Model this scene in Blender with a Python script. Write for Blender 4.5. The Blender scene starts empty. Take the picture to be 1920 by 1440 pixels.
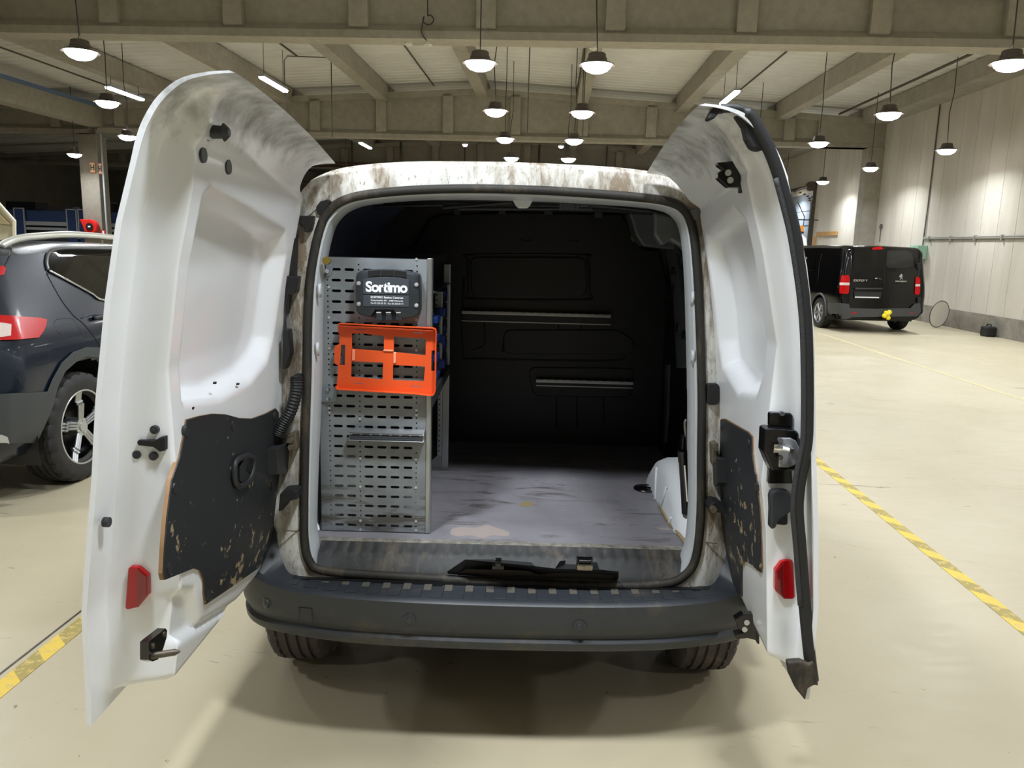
import bpy, bmesh, math, random
from mathutils import Vector, Matrix
from mathutils.bvhtree import BVHTree
random.seed(7)
SC = bpy.context.scene
COL = SC.collection

# ------------------------------------------------------------------ camera
F = 1450.0; PITCH = math.radians(10.24); ROLL = math.radians(1.55); CH = 1.55
AX = math.radians(-2.57)                       # heading of the hall's long axis
fw = Vector((0, math.cos(PITCH), -math.sin(PITCH)))
r0 = Vector((1, 0, 0)); u0 = Vector((0, math.sin(PITCH), math.cos(PITCH)))
rc = math.cos(ROLL)*r0 + math.sin(ROLL)*u0
uc = math.cos(ROLL)*u0 - math.sin(ROLL)*r0
cd = bpy.data.cameras.new('camera'); cam = bpy.data.objects.new('camera', cd); COL.objects.link(cam)
M = Matrix((rc, uc, -fw)).transposed().to_4x4(); M.translation = (0, 0, CH)
cam.matrix_world = M
cd.sensor_width = 36.0; cd.lens = F/1920*36.0; cd.clip_start = 0.05; cd.clip_end = 200
SC.camera = cam
# ------------------------------------------------------------------ world, exposure
w = bpy.data.worlds.new('world'); SC.world = w; w.use_nodes = True
w.node_tree.nodes['Background'].inputs[0].default_value = (0.75, 0.85, 1.0, 1)
w.node_tree.nodes['Background'].inputs[1].default_value = 0.05
SC.view_settings.view_transform = 'Standard'; SC.view_settings.look = 'None'
SC.view_settings.exposure = 0.0; SC.view_settings.gamma = 1.0; SC.view_settings.use_curve_mapping = False
LAMP_W = 62.0                                  # watts of each pendant lamp
TUBE_W = 40.0
SC.cycles.max_bounces = 8; SC.cycles.diffuse_bounces = 4; SC.cycles.glossy_bounces = 4
SC.cycles.sample_clamp_indirect = 6.0
SC.cycles.caustics_reflective = False; SC.cycles.caustics_refractive = False

# ------------------------------------------------------------------ sight-line helpers (photo pixel -> point on a real plane)
def ray(x, y):
    return fw + (x-960)/F*rc - (y-720)/F*uc
def _at(v, i, val):
    o = Vector((0, 0, CH)); return o + v*((val-o[i])/v[i])
def wy(x, y, Y): return _at(ray(x, y), 1, Y)
def wz(x, y, Z): return _at(ray(x, y), 2, Z)
def wx(x, y, X): return _at(ray(x, y), 0, X)
RH = Matrix.Rotation(AX, 3, 'Z'); RHI = RH.inverted()
def hy(x, y, Y): return _at(RHI @ ray(x, y), 1, Y)
def hz(x, y, Z): return _at(RHI @ ray(x, y), 2, Z)
def hx(x, y, X): return _at(RHI @ ray(x, y), 0, X)

# ------------------------------------------------------------------ materials
MATS = {}
def hexc(h):
    c = [int(h[i:i+2], 16)/255 for i in (0, 2, 4)]
    return tuple(x/12.92 if x <= .04045 else ((x+.055)/1.055)**2.4 for x in c)
class NT:
    def __init__(s, name):
        s.m = bpy.data.materials.new(name); s.m.use_nodes = True; s.t = s.m.node_tree
        s.b = s.t.nodes['Principled BSDF']
    def n(s, typ, **kw):
        nd = s.t.nodes.new(typ)
        for k, v in kw.items():
            if k in nd.inputs: nd.inputs[k].default_value = v
            else: setattr(nd, k, v)
        return nd
    def l(s, a, b): s.t.links.new(a, b)
    def coord(s, scale=(1, 1, 1)):
        tc = s.n('ShaderNodeTexCoord'); mp = s.n('ShaderNodeMapping'); mp.inputs['Scale'].default_value = scale
        s.l(tc.outputs['Object'], mp.inputs[0]); return mp.outputs[0]
    def noise(s, scale, vec=None, detail=6, rough=.6, dist=0):
        nd = s.n('ShaderNodeTexNoise'); nd.inputs['Scale'].default_value = scale; nd.inputs['Detail'].default_value = detail
        nd.inputs['Roughness'].default_value = rough; nd.inputs['Distortion'].default_value = dist
        if vec is not None: s.l(vec, nd.inputs['Vector'])
        return nd.outputs['Fac']
    def ramp(s, fac, stops):
        r = s.n('ShaderNodeValToRGB'); e = r.color_ramp.elements
        while len(e) < len(stops): e.new(0.5)
        for i, (p, c) in enumerate(stops):
            e[i].position = p; e[i].color = (*c, 1) if len(c) == 3 else c
        s.l(fac, r.inputs[0]); return r.outputs[0]
    def mix(s, fac, a, b):
        m = s.n('ShaderNodeMix', data_type='RGBA')
        if isinstance(fac, float): m.inputs[0].default_value = fac
        else: s.l(fac, m.inputs[0])
        for i, v in ((6, a), (7, b)):
            if isinstance(v, tuple): m.inputs[i].default_value = (*v, 1)
            else: s.l(v, m.inputs[i])
        return m.outputs[2]
    def bump(s, h, strength=.3, dist=.01):
        b = s.n('ShaderNodeBump'); b.inputs['Strength'].default_value = strength; b.inputs['Distance'].default_value = dist
        s.l(h, b.inputs['Height']); s.l(b.outputs[0], s.b.inputs['Normal'])
def mat(name, col, rough=.5, metal=0., coat=0., spec=.5, noise=None, nscale=3., bump=None, rvar=None, trans=0., emit=None, estr=0, stretch=(1, 1, 1)):
    if name in MATS: return MATS[name]
    t = NT(name); b = t.b; c = hexc(col) if isinstance(col, str) else col
    b.inputs['Base Color'].default_value = (*c, 1); b.inputs['Roughness'].default_value = rough
    b.inputs['Metallic'].default_value = metal; b.inputs['Coat Weight'].default_value = coat
    b.inputs['Coat Roughness'].default_value = .05; b.inputs['Specular IOR Level'].default_value = spec
    b.inputs['Transmission Weight'].default_value = trans
    if emit is not None:
        b.inputs['Emission Color'].default_value = (*emit, 1); b.inputs['Emission Strength'].default_value = estr
    v = t.coord(stretch)
    if noise:
        c2 = hexc(noise) if isinstance(noise, str) else noise
        f = t.noise(nscale, v); t.l(t.ramp(f, [(.35, c), (.7, c2)]), b.inputs['Base Color'])
    if bump: t.bump(t.noise(bump[0], v), bump[1], .005)
    if rvar:
        f = t.noise(nscale*2, v); r = t.ramp(f, [(.3, (rvar[0],)*3), (.7, (rvar[1],)*3)]); t.l(r, b.inputs['Roughness'])
    MATS[name] = t.m; return t.m

def grime(name, base, dirt, amount=.5, scale=9, stretch=(1, 1, 1), rough=.4, dirt2=None):
    if name in MATS: return MATS[name]
    t = NT(name); v = t.coord(stretch); b = t.b
    f = t.noise(scale, v, 10, .72, .3); g = t.noise(scale*.22, v, 4, .5)
    mul = t.n('ShaderNodeMath', operation='MULTIPLY'); t.l(f, mul.inputs[0]); t.l(g, mul.inputs[1])
    lo = .30-.14*amount
    k = t.ramp(mul.outputs[0], [(lo, (0, 0, 0)), (lo+.12, (1, 1, 1))])
    c = t.mix(k, hexc(base), hexc(dirt))
    if dirt2:
        f2 = t.noise(scale*4, v, 8, .8); k2 = t.ramp(f2, [(.56, (0, 0, 0)), (.66, (1, 1, 1))]); c = t.mix(k2, c, hexc(dirt2))
    t.l(c, b.inputs['Base Color']); b.inputs['Roughness'].default_value = rough
    MATS[name] = t.m; return t.m

# paint and plastics
WHITE = mat('white_paint', 'eceff2', .28, coat=.6)
WHITE_FLAT = mat('white_panel', 'e3e6e8', .4)
DIRTY = grime('dirty_white_paint', 'd6d6d0', '857765', .66, 24, (1, 1, .35), .45, '5a4c3a')
HOODDIRT = grime('grimy_door_paint', 'cdd2d2', '8b8f8b', .25, 12, (1, 1, 1), .35)
INNERWHITE = mat('jamb_paint', 'c9ced2', .35, coat=.3)
BLACKPL = mat('black_plastic', '26282b', .5, noise='303236', nscale=8, bump=(180, .08))
BUMPER = grime('bumper_plastic', '2d3136', '44413b', .10, 14, (1, 1, 1), .48)
DARKPL = mat('dark_plastic', '1a1b1d', .45)
SILL = grime('sill_plastic', '272828', '564e42', .35, 22, (1, .5, .5), .62, '4d463b')
RUBBER = mat('rubber_seal', '1b1c1e', .6, bump=(60, .15))
RUBBERD = grime('dusty_rubber', '26241f', '4c4336', .2, 25, (1, 1, .4), .7)
TYRE = grime('tyre_rubber', '4c4744', '6a625c', .4, 20, (1, 1, 1), .8)
TYREB = mat('black_tyre', '1b1b1c', .7, noise='2a2826', nscale=30)
METAL = mat('galvanised_steel', 'a2a6a8', .38, .75, noise='8b8f92', nscale=14, rvar=(.3, .5))
ALU = mat('aluminium', 'b9bcbd', .35, .85)
CHROME = mat('chrome', 'd8dadd', .12, 1.0)
BLACKMETAL = mat('black_metal', '0f0f10', .3, .2, coat=.4)
STEEL = mat('dark_steel', '4b4640', .5, .6, noise='6a6052', nscale=30)
ORANGE = mat('orange_plastic', 'dd5424', .38, spec=.5)
ORANGE2 = mat('worn_orange', 'f39a78', .5)
NAVYPL = mat('blue_plastic', '16337a', .4)
GREYPL = mat('charcoal_plastic', '272c31', .42, bump=(120, .06))
TEXTW = mat('white_print', 'e8ecef', .4)
REDGL = mat('red_reflector', 'a5060e', .2, coat=.4)
REDLENS = mat('red_lens', 'b8060a', .2, coat=.1, spec=.3)
CLEARLENS = mat('clear_lens', 'd9c9c4', .15, coat=1.0)
INTDARK = mat('shaded_white_lining', '76829a', .35, coat=.3)  # white left lining, its shade put into the colour as grey-blue
INTGREY = mat('interior_grey_paint', '70757a', .4, coat=.2)
BULK = mat('bulkhead_coating', '1c1c20', .42, bump=(220, .05))
GLASS = mat('tinted_glass', '070808', .05, coat=.3, spec=.35)
SUVP = mat('navy_metallic', '101a28', .24, .1, coat=.25, spec=.35)
CLAD = mat('grey_cladding', '393c3d', .6)
BLACKP = mat('black_gloss_paint', '040406', .14, coat=.35, spec=.3)
WOODSTRIP = mat('pale_wood', 'c49a62', .6, noise='a87c48', nscale=8)
CORD = mat('cord', '2c2b29', .6)
YELLOW = mat('yellow_plastic', 'e8d528', .5)
REDPL = mat('red_plastic', 'd0241f', .4)
CREAM = mat('cream_panel', 'cfc7ab', .5)
BLUEPANEL = mat('blue_fascia', '1c3566', .45)
GREYTRIM = mat('light_grey_trim', '9aa0a8', .45)
DOORGREY = mat('roller_door_grey', '8d96a0', .5)

def wood_panel():
    t = NT('worn_black_plywood'); v = t.coord((1, 1, 1)); b = t.b
    f = t.noise(26, v, 8, .66, .3); g = t.noise(2.6, v, 2, .5)
    sep = t.n('ShaderNodeSeparateXYZ'); t.l(v, sep.inputs[0])
    hgt = t.n('ShaderNodeMapRange'); hgt.inputs[1].default_value = .55; hgt.inputs[2].default_value = 1.15; hgt.inputs[3].default_value = .07; hgt.inputs[4].default_value = -.07
    t.l(sep.outputs[2], hgt.inputs[0])
    a = t.n('ShaderNodeMath', operation='MULTIPLY_ADD'); t.l(g, a.inputs[0]); a.inputs[1].default_value = .3; t.l(f, a.inputs[2])
    a2 = t.n('ShaderNodeMath', operation='ADD'); t.l(a.outputs[0], a2.inputs[0]); t.l(hgt.outputs[0], a2.inputs[1])
    k = t.ramp(a2.outputs[0], [(.782, (0, 0, 0)), (.797, (1, 1, 1))])
    t.l(t.mix(k, hexc('24272a'), hexc('9a8a6e')), b.inputs['Base Color'])
    b.inputs['Roughness'].default_value = .5
    return t.m
WOODP = wood_panel()
def floor_mat():
    t = NT('hall_floor_coating'); b = t.b; v = t.coord()
    f = t.noise(.7, v, 8, .6, .5); base = t.ramp(f, [(.3, hexc('b0a58a')), (.7, hexc('bab097'))])
    v2 = t.coord((1, 2.6, 1)); g = t.noise(2.3, v2, 10, .7, 1.2); k = t.ramp(g, [(.63, (0, 0, 0)), (.74, (1, 1, 1))])
    c = t.mix(k, base, hexc('958970'))
    sp = t.noise(26, v, 3, .5); k2 = t.ramp(sp, [(.74, (0, 0, 0)), (.76, (1, 1, 1))]); c = t.mix(k2, c, hexc('7d725e'))
    v3 = t.coord((.7, 3, 1)); s3 = t.noise(1.7, v3, 10, .75, .8); k3 = t.ramp(s3, [(.64, (0, 0, 0)), (.68, (1, 1, 1))]); c = t.mix(k3, c, hexc('70654f'))
    t.l(c, b.inputs['Base Color'])
    r = t.ramp(g, [(.3, (.30,)*3), (.7, (.5,)*3)]); t.l(r, b.inputs['Roughness'])
    return t.m
FLOORM = floor_mat()
def concrete(name, c1, c2, scale=1.2, board=0):
    t = NT(name); b = t.b; v = t.coord(); f = t.noise(scale, v, 8, .65, .4); g = t.noise(scale*9, v, 6, .7)
    c = t.ramp(f, [(.3, hexc(c1)), (.7, hexc(c2))]); k = t.ramp(g, [(.3, (.35,)*3), (.75, (0,)*3)])
    c = t.mix(k, c, hexc('5e584a')); t.l(c, b.inputs['Base Color']); b.inputs['Roughness'].default_value = .85
    t.bump(g, .25, .01); return t.m
CONC = concrete('girder_concrete', '979184', 'aba699', .8)
CONCD = concrete('dark_concrete', '7d786c', '918b7d', .9)
PLINTH = concrete('stained_plinth', '6f6a60', 'a39d92', 2.2)
ROOFM = mat('roof_sheet', 'd2d1cc', .7, noise='c6c5bf', nscale=1.0)
def wall_mat():
    t = NT('wall_panel_concrete'); b = t.b; v = t.coord((1, 1, .25)); f = t.noise(1.6, v, 8, .6, .3)
    c = t.ramp(f, [(.3, hexc('b7b0a2')), (.7, hexc('c9c3b6'))])
    sp = t.noise(14, t.coord(), 3, .5); k2 = t.ramp(sp, [(.74, (0, 0, 0)), (.77, (1, 1, 1))]); c = t.mix(k2, c, hexc('8a8276'))
    t.l(c, b.inputs['Base Color']); b.inputs['Roughness'].default_value = .8; return t.m
WALLM = wall_mat()
def cargo_floor():
    t = NT('scuffed_cargo_floor'); b = t.b; v = t.coord((1, 1, 1)); f = t.noise(3.2, v, 8, .65, .6)
    c = t.ramp(f, [(.3, hexc('77757a')), (.7, hexc('918e93'))])
    g = t.noise(7, t.coord((.5, 2, 1)), 8, .7, 1.0); k = t.ramp(g, [(.56, (0, 0, 0)), (.68, (1, 1, 1))]); c = t.mix(k, c, hexc('4f4a46'))
    s = t.noise(3.0, t.coord((1, 2, 1)), 8, .6); k2 = t.ramp(s, [(.67, (0, 0, 0)), (.70, (1, 1, 1))]); c = t.mix(k2, c, hexc('a59a93'))
    t.l(c, b.inputs['Base Color']); b.inputs['Roughness'].default_value = .45; return t.m
CARGO = cargo_floor()
def panel_steel():
    t = NT('perforated_steel'); b = t.b; v = t.coord((1, 1, 1)); f = t.noise(9, v, 6, .6)
    c = t.ramp(f, [(.35, hexc('7d8286')), (.65, hexc('90969a'))])
    g = t.noise(7, t.coord((.5, 1, 3)), 8, .72, .6); sep = t.n('ShaderNodeSeparateXYZ'); t.l(v, sep.inputs[0])
    mr = t.n('ShaderNodeMapRange'); mr.inputs[1].default_value = .6; mr.inputs[2].default_value = 1.0; mr.inputs[3].default_value = .14; mr.inputs[4].default_value = -.08
    t.l(sep.outputs[2], mr.inputs[0]); a = t.n('ShaderNodeMath', operation='ADD'); t.l(g, a.inputs[0]); t.l(mr.outputs[0], a.inputs[1])
    k = t.ramp(a.outputs[0], [(.6, (0, 0, 0)), (.7, (1, 1, 1))]); c = t.mix(k, c, hexc('5f5d57'))
    t.l(c, b.inputs['Base Color']); b.inputs['Metallic'].default_value = .25; b.inputs['Roughness'].default_value = .42; return t.m
PERF = panel_steel()
def tape_mat():
    t = NT('yellow_floor_tape'); b = t.b; v = t.coord()
    wv = t.n('ShaderNodeTexWave'); wv.wave_type = 'BANDS'; wv.bands_direction = 'DIAGONAL'; wv.inputs['Scale'].default_value = 2.4; wv.inputs['Distortion'].default_value = .6
    t.l(v, wv.inputs[0]); k = t.ramp(wv.outputs[1], [(.45, (0, 0, 0)), (.5, (1, 1, 1))])
    c = t.mix(k, hexc('dcbc4c'), hexc('a09052'))
    g = t.noise(30, v, 6, .7); k2 = t.ramp(g, [(.52, (0, 0, 0)), (.6, (1, 1, 1))]); c = t.mix(k2, c, hexc('c9b06a'))
    t.l(c, b.inputs['Base Color']); b.inputs['Roughness'].default_value = .6; return t.m
TAPE = tape_mat()
LENS = mat('lamp_lens', 'ffffff', .4, emit=(1, .98, .95), estr=30)
TUBEM = mat('tube_lens', 'ffffff', .4, emit=(1, .96, .92), estr=9)

# ------------------------------------------------------------------ mesh helpers
def link(o): COL.objects.link(o); return o
def obj(name, bm, m, parent=None, smooth=None, label=None, bevel=0, subs=0, loc=None, rz=None):
    me = bpy.data.meshes.new(name)
    if isinstance(bm, bpy.types.Mesh): me = bm
    else:
        bm.to_mesh(me); bm.free()
    for mm in (m if isinstance(m, (list, tuple)) else [m]): me.materials.append(mm)
    o = link(bpy.data.objects.new(name, me))
    if smooth is not None:
        if smooth is True: me.shade_smooth()
        else:
            me.shade_smooth()
            try: me.set_sharp_from_angle(angle=math.radians(smooth))
            except Exception: pass
    if bevel:
        md = o.modifiers.new('bevel', 'BEVEL'); md.width = bevel; md.segments = 2; md.limit_method = 'ANGLE'; md.angle_limit = math.radians(40)
    if subs:
        md = o.modifiers.new('subsurf', 'SUBSURF'); md.levels = subs; md.render_levels = subs
    if parent is not None:
        o.parent = parent
    if label: o['label'] = label
    if loc is not None: o.location = loc
    if rz is not None: o.rotation_euler = (0, 0, rz)
    return o
def thing(name, label, cat, loc=(0, 0, 0), rz=0, group=None):
    o = link(bpy.data.objects.new(name, None)); o.location = loc; o.rotation_euler = (0, 0, rz)
    o.empty_display_size = .1; o['label'] = label; o['category'] = cat
    if group: o['group'] = group
    return o
def tag(o, label, cat, group=None):
    o['label'] = label; o['category'] = cat
    if group: o['group'] = group
    return o
def hallrot(o, x=0, y=0, z=0):
    v = RH @ Vector((x, y, z)); o.location = v; o.rotation_euler = (0, 0, AX); return o
def struct(name, bm, m, label=None, hall=True, **kw):
    o = obj(name, bm, m, **kw); o['kind'] = 'structure'
    if label: o['label'] = label
    if hall: hallrot(o)
    return o
def B(): return bmesh.new()
def box(bm, x0, x1, y0, y1, z0, z1, mi=0):
    vs = [bm.verts.new((x, y, z)) for x in (x0, x1) for y in (y0, y1) for z in (z0, z1)]
    for f in ((0, 1, 3, 2), (4, 6, 7, 5), (0, 4, 5, 1), (2, 3, 7, 6), (0, 2, 6, 4), (1, 5, 7, 3)):
        ff = bm.faces.new([vs[i] for i in f]); ff.material_index = mi
    return vs
def hexa(bm, p):   # eight corner points, bottom four then top four
    vs = [bm.verts.new(q) for q in p]
    for f in ((3, 2, 1, 0), (4, 5, 6, 7), (0, 1, 5, 4), (1, 2, 6, 5), (2, 3, 7, 6), (3, 0, 4, 7)): bm.faces.new([vs[i] for i in f])
def cyl(bm, p0, p1, r, n=16, r1=None, cap=True):
    p0, p1 = Vector(p0), Vector(p1); ax = (p1-p0).normalized(); a = ax.orthogonal().normalized(); b = ax.cross(a)
    r1 = r if r1 is None else r1
    A = [bm.verts.new(p0+r*(math.cos(t)*a+math.sin(t)*b)) for t in [2*math.pi*i/n for i in range(n)]]
    C = [bm.verts.new(p1+r1*(math.cos(t)*a+math.sin(t)*b)) for t in [2*math.pi*i/n for i in range(n)]]
    for i in range(n): bm.faces.new((A[i], A[(i+1) % n], C[(i+1) % n], C[i]))
    if cap: bm.faces.new(A[::-1]); bm.faces.new(C)
def tube(bm, pts, r, n=8, closed=False, squash=1.0):
    pts = [Vector(p) for p in pts]; rings = []; N = len(pts); up = None
    for i, p in enumerate(pts):
        a = pts[i-1] if (i > 0 or closed) else p; c = pts[(i+1) % N] if (i < N-1 or closed) else p
        t = (c-a).normalized()
        if up is None: up = t.orthogonal().normalized()
        up = (up-t*up.dot(t)).normalized(); s = t.cross(up)
        rr = r[i] if isinstance(r, (list, tuple)) else r
        rings.append([bm.verts.new(p+rr*(math.cos(q)*up+squash*math.sin(q)*s)) for q in [2*math.pi*k/n for k in range(n)]])
    for i in range(N if closed else N-1):
        A, C = rings[i], rings[(i+1) % N]
        off = 0
        if closed and i == N-1:   # best twist match
            off = min(range(n), key=lambda o: sum((A[k].co-C[(k+o) % n].co).length for k in range(n)))
        for k in range(n): bm.faces.new((A[k], A[(k+1) % n], C[(k+1+off) % n], C[(k+off) % n]))
    if not closed: bm.faces.new(rings[0][::-1]); bm.faces.new(rings[-1])
def sweep(bm, pts, prof, nrm, closed=False):
    """sweep a 2-D profile (a across, b along nrm) along pts; nrm(i) gives the b direction"""
    pts = [Vector(p) for p in pts]; N = len(pts); rings = []
    for i, p in enumerate(pts):
        a = pts[i-1] if (i > 0 or closed) else p; c = pts[(i+1) % N] if (i < N-1 or closed) else p
        t = (c-a).normalized(); nv = Vector(nrm(i)) if callable(nrm) else Vector(nrm)
        nv = (nv-t*nv.dot(t)).normalized(); s = t.cross(nv)
        rings.append([bm.verts.new(p+s*u+nv*v) for u, v in prof])
    m = len(prof)
    for i in range(N if closed else N-1):
        A, C = rings[i], rings[(i+1) % N]
        for k in range(m): bm.faces.new((A[k], A[(k+1) % m], C[(k+1) % m], C[k]))
    if not closed: bm.faces.new(rings[0][::-1]); bm.faces.new(rings[-1])
def grid(bm, rows, flip=False, closed=False):
    V = [[bm.verts.new(p) for p in r] for r in rows]
    for i in range(len(V)-1):
        m = len(V[0])
        for j in range(m if closed else m-1):
            f = (V[i][j], V[i][(j+1) % m], V[i+1][(j+1) % m], V[i+1][j])
            bm.faces.new(f[::-1] if flip else f)
    return V
def prism(bm, poly, fn, d0, d1):
    """poly of (a,b) extruded from d0 to d1; fn(a,b,d)->xyz"""
    A = [bm.verts.new(fn(a, b, d0)) for a, b in poly]; C = [bm.verts.new(fn(a, b, d1)) for a, b in poly]
    n = len(poly)
    for i in range(n): bm.faces.new((A[i], A[(i+1) % n], C[(i+1) % n], C[i]))
    bm.faces.new(A[::-1]); bm.faces.new(C)
def smooth_poly(pts, n=6, closed=True, k=.5):
    """Catmull-Rom through pts"""
    P = [Vector(p) for p in pts]; N = len(P); out = []
    for i in range(N if closed else N-1):
        p0 = P[(i-1) % N] if (closed or i > 0) else P[i]; p1 = P[i]; p2 = P[(i+1) % N]; p3 = P[(i+2) % N] if (closed or i < N-2) else p2
        for j in range(n):
            t = j/n; out.append(.5*((2*p1)+(-p0+p2)*t+(2*p0-5*p1+4*p2-p3)*t*t+(-p0+3*p1-3*p2+p3)*t**3))
    if not closed: out.append(P[-1])
    return out
def rounded(pts, r, n=4):
    P = [Vector(p) for p in pts]; out = []; N = len(P)
    for i in range(N):
        a, b, c = P[i-1], P[i], P[(i+1) % N]; rr = min(r, (a-b).length*.45, (c-b).length*.45)
        p, q = b+(a-b).normalized()*rr, b+(c-b).normalized()*rr
        for j in range(n+1):
            t = j/n; out.append((1-t)**2*p+2*t*(1-t)*b+t*t*q)
    return [tuple(v) for v in out]
def plate(loops, thick, fn):
    """flat plate with holes: loops[0] the outline, the others holes, (a,b) each; fn(a,b,c)->xyz; returns a Mesh"""
    cu = bpy.data.curves.new('tmp', 'CURVE'); cu.dimensions = '2D'; cu.fill_mode = 'BOTH'; cu.extrude = thick/2
    for lp in loops:
        sp = cu.splines.new('POLY'); sp.points.add(len(lp)-1); sp.use_cyclic_u = True
        for i, p in enumerate(lp): sp.points[i].co = (p[0], p[1], 0, 1)
    o = bpy.data.objects.new('tmp', cu); COL.objects.link(o); dg = bpy.context.evaluated_depsgraph_get(); dg.update()
    me = bpy.data.meshes.new_from_object(o.evaluated_get(dg)); bpy.data.objects.remove(o); bpy.data.curves.remove(cu)
    for v in me.vertices: v.co = fn(*v.co)
    me.materials.clear(); return me
def text(s, size, fn, depth=.0006, bold=0., spacing=1., sx=1.):
    cu = bpy.data.curves.new('tmp', 'FONT'); cu.body = s; cu.size = size; cu.extrude = depth; cu.offset = bold; cu.space_character = spacing
    cu.align_x = 'CENTER'; cu.align_y = 'CENTER'
    o = bpy.data.objects.new('tmp', cu); COL.objects.link(o); dg = bpy.context.evaluated_depsgraph_get(); dg.update()
    me = bpy.data.meshes.new_from_object(o.evaluated_get(dg)); bpy.data.objects.remove(o); bpy.data.curves.remove(cu)
    for v in me.vertices: v.co = fn(v.co.x*sx, v.co.y, v.co.z)
    me.materials.clear(); return me
def sst(a, b, x):
    t = max(0., min(1., (x-a)/(b-a))) if a != b else float(x > a); return t*t*(3-2*t)
def interp(tab, x):
    if x <= tab[0][0]: return tab[0][1]
    for (a, b), (c, d) in zip(tab, tab[1:]):
        if x <= c: return b+(d-b)*(x-a)/(c-a)
    return tab[-1][1]
def sdf(poly, x, y):
    dmin = 1e9; inside = False; n = len(poly)
    for i in range(n):
        x1, y1 = poly[i]; x2, y2 = poly[(i+1) % n]
        dx, dy = x2-x1, y2-y1; t = max(0, min(1, ((x-x1)*dx+(y-y1)*dy)/(dx*dx+dy*dy+1e-12)))
        dmin = min(dmin, math.hypot(x-x1-t*dx, y-y1-t*dy))
        if (y1 > y) != (y2 > y) and x < (x2-x1)*(y-y1)/(y2-y1)+x1: inside = not inside
    return -dmin if inside else dmin
def circ(cx, cy, r, n=10): return [(cx+r*math.cos(2*math.pi*i/n), cy+r*math.sin(2*math.pi*i/n)) for i in range(n)]
def slot(cx, cy, w, h, n=4):
    r = h/2; out = []
    for i in range(n+1): a = -math.pi/2+math.pi*i/n; out.append((cx+w/2-r+r*math.cos(a), cy+r*math.sin(a)))
    for i in range(n+1): a = math.pi/2+math.pi*i/n; out.append((cx-w/2+r+r*math.cos(a), cy+r*math.sin(a)))
    return out

# ================================================================== THE HALL (built in hall axes, turned by AX)
XL, XR = -12.9, 8.9
def roofz(x): return 5.95-.055*abs(x+2.03)
# floor
b = B(); box(b, -26, XR+.3, -13, 44, -.2, 0); struct('floor', b, FLOORM, 'pale beige coated concrete floor')
# roof sheet, ribs across the slope
b = B()
for xs in ((-24.5, XL), (XL, -2.03), (-2.03, XR)):
    rows = []; y = -12.8; k = 0
    zf = (lambda x: 5.35-.055*(abs(x-XL))+.25) if xs[1] == XL else roofz
    zl, zr = (zf(xs[0])+0*.1, zf(xs[1]-1e-6))
    while y < 43:
        for dy, dz in ((0, 0), (.20, 0), (.24, .03), (.29, .03)):
            rows.append([(xs[0], y+dy, zl+dz), (xs[1], y+dy, zr+dz)])
        y += .33
    grid(b, rows)
struct('ceiling', b, ROOFM, 'pale ribbed roof sheeting')

def girder(yc, x0=XL, x1=XR, zb=4.40, m=CONC, rib0=-4.82, ribs=True, endblock=7.1, apex=-2.03, slope=.055, ztop=5.72):
    b = B(); fn = lambda a, c, d: (d, yc+a, c)
    prism(b, [(-.2, zb), (.2, zb), (.2, zb+.11), (.08, zb+.22), (-.08, zb+.22), (-.2, zb+.11)], fn, x0, x1)
    def zt(x): return ztop-slope*abs(x-apex)
    xs = [x0, apex, x1] if x0 < apex < x1 else [x0, x1]
    for a, c in zip(xs, xs[1:]):
        hexa(b, [(a, yc-.07, zb+.2), (c, yc-.07, zb+.2), (c, yc+.07, zb+.2), (a, yc+.07, zb+.2), (a, yc-.07, zt(a)), (c, yc-.07, zt(c)), (c, yc+.07, zt(c)), (a, yc+.07, zt(a))])
        hexa(b, [(a, yc-.2, zt(a)-.16), (c, yc-.2, zt(c)-.16), (c, yc+.2, zt(c)-.16), (a, yc+.2, zt(a)-.16), (a, yc-.2, zt(a)), (c, yc-.2, zt(c)), (c, yc+.2, zt(c)), (a, yc+.2, zt(a))])
    if ribs:
        n0 = int((x0-rib0)/1.86)-1
        for i in range(n0, 12):
            x = rib0+1.86*i
            if x0+.3 < x < min(x1, endblock)-.3:
                prism(b, [(-.075, zb+.12), (-.2, zb+.17), (-.2, zt(x)-.1), (-.075, zt(x)-.1)], lambda a, c, d: (d, yc+a, c), x-.14, x+.14)
                prism(b, [(.075, zb+.12), (.2, zb+.17), (.2, zt(x)-.1), (.075, zt(x)-.1)], lambda a, c, d: (d, yc+a, c), x-.14, x+.14)
    if endblock < x1: hexa(b, [(endblock, yc-.195, zb), (x1, yc-.195, zb), (x1, yc+.195, zb), (endblock, yc+.195, zb), (endblock, yc-.195, zt(endblock)-.01), (x1, yc-.195, zt(x1)-.01), (x1, yc+.195, zt(x1)-.01), (endblock, yc+.195, zt(endblock)-.01)])
    bmesh.ops.recalc_face_normals(b, faces=b.faces)
    return struct('roof_girder', b, m)
girder(12.05, zb=4.45, rib0=-6.65+.02)['label'] = 'nearest ribbed concrete girder crossing above the van'
girder(22.35, zb=4.37, rib0=-4.82)['label'] = 'second ribbed concrete girder crossing the hall'
girder(32.5, zb=4.40, m=CONCD)['label'] = 'far ribbed concrete girder low over the van roof'
girder(1.9, zb=4.45)
for yc, l in ((12.05, 'nearer'), (22.35, 'middle'), (32.5, 'farther')):
    girder(yc, -24.5, XL-.3, zb=4.32, m=CONCD, apex=XL, ztop=5.25, endblock=99)['label'] = l+' concrete girder of the dark left bay'
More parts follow.
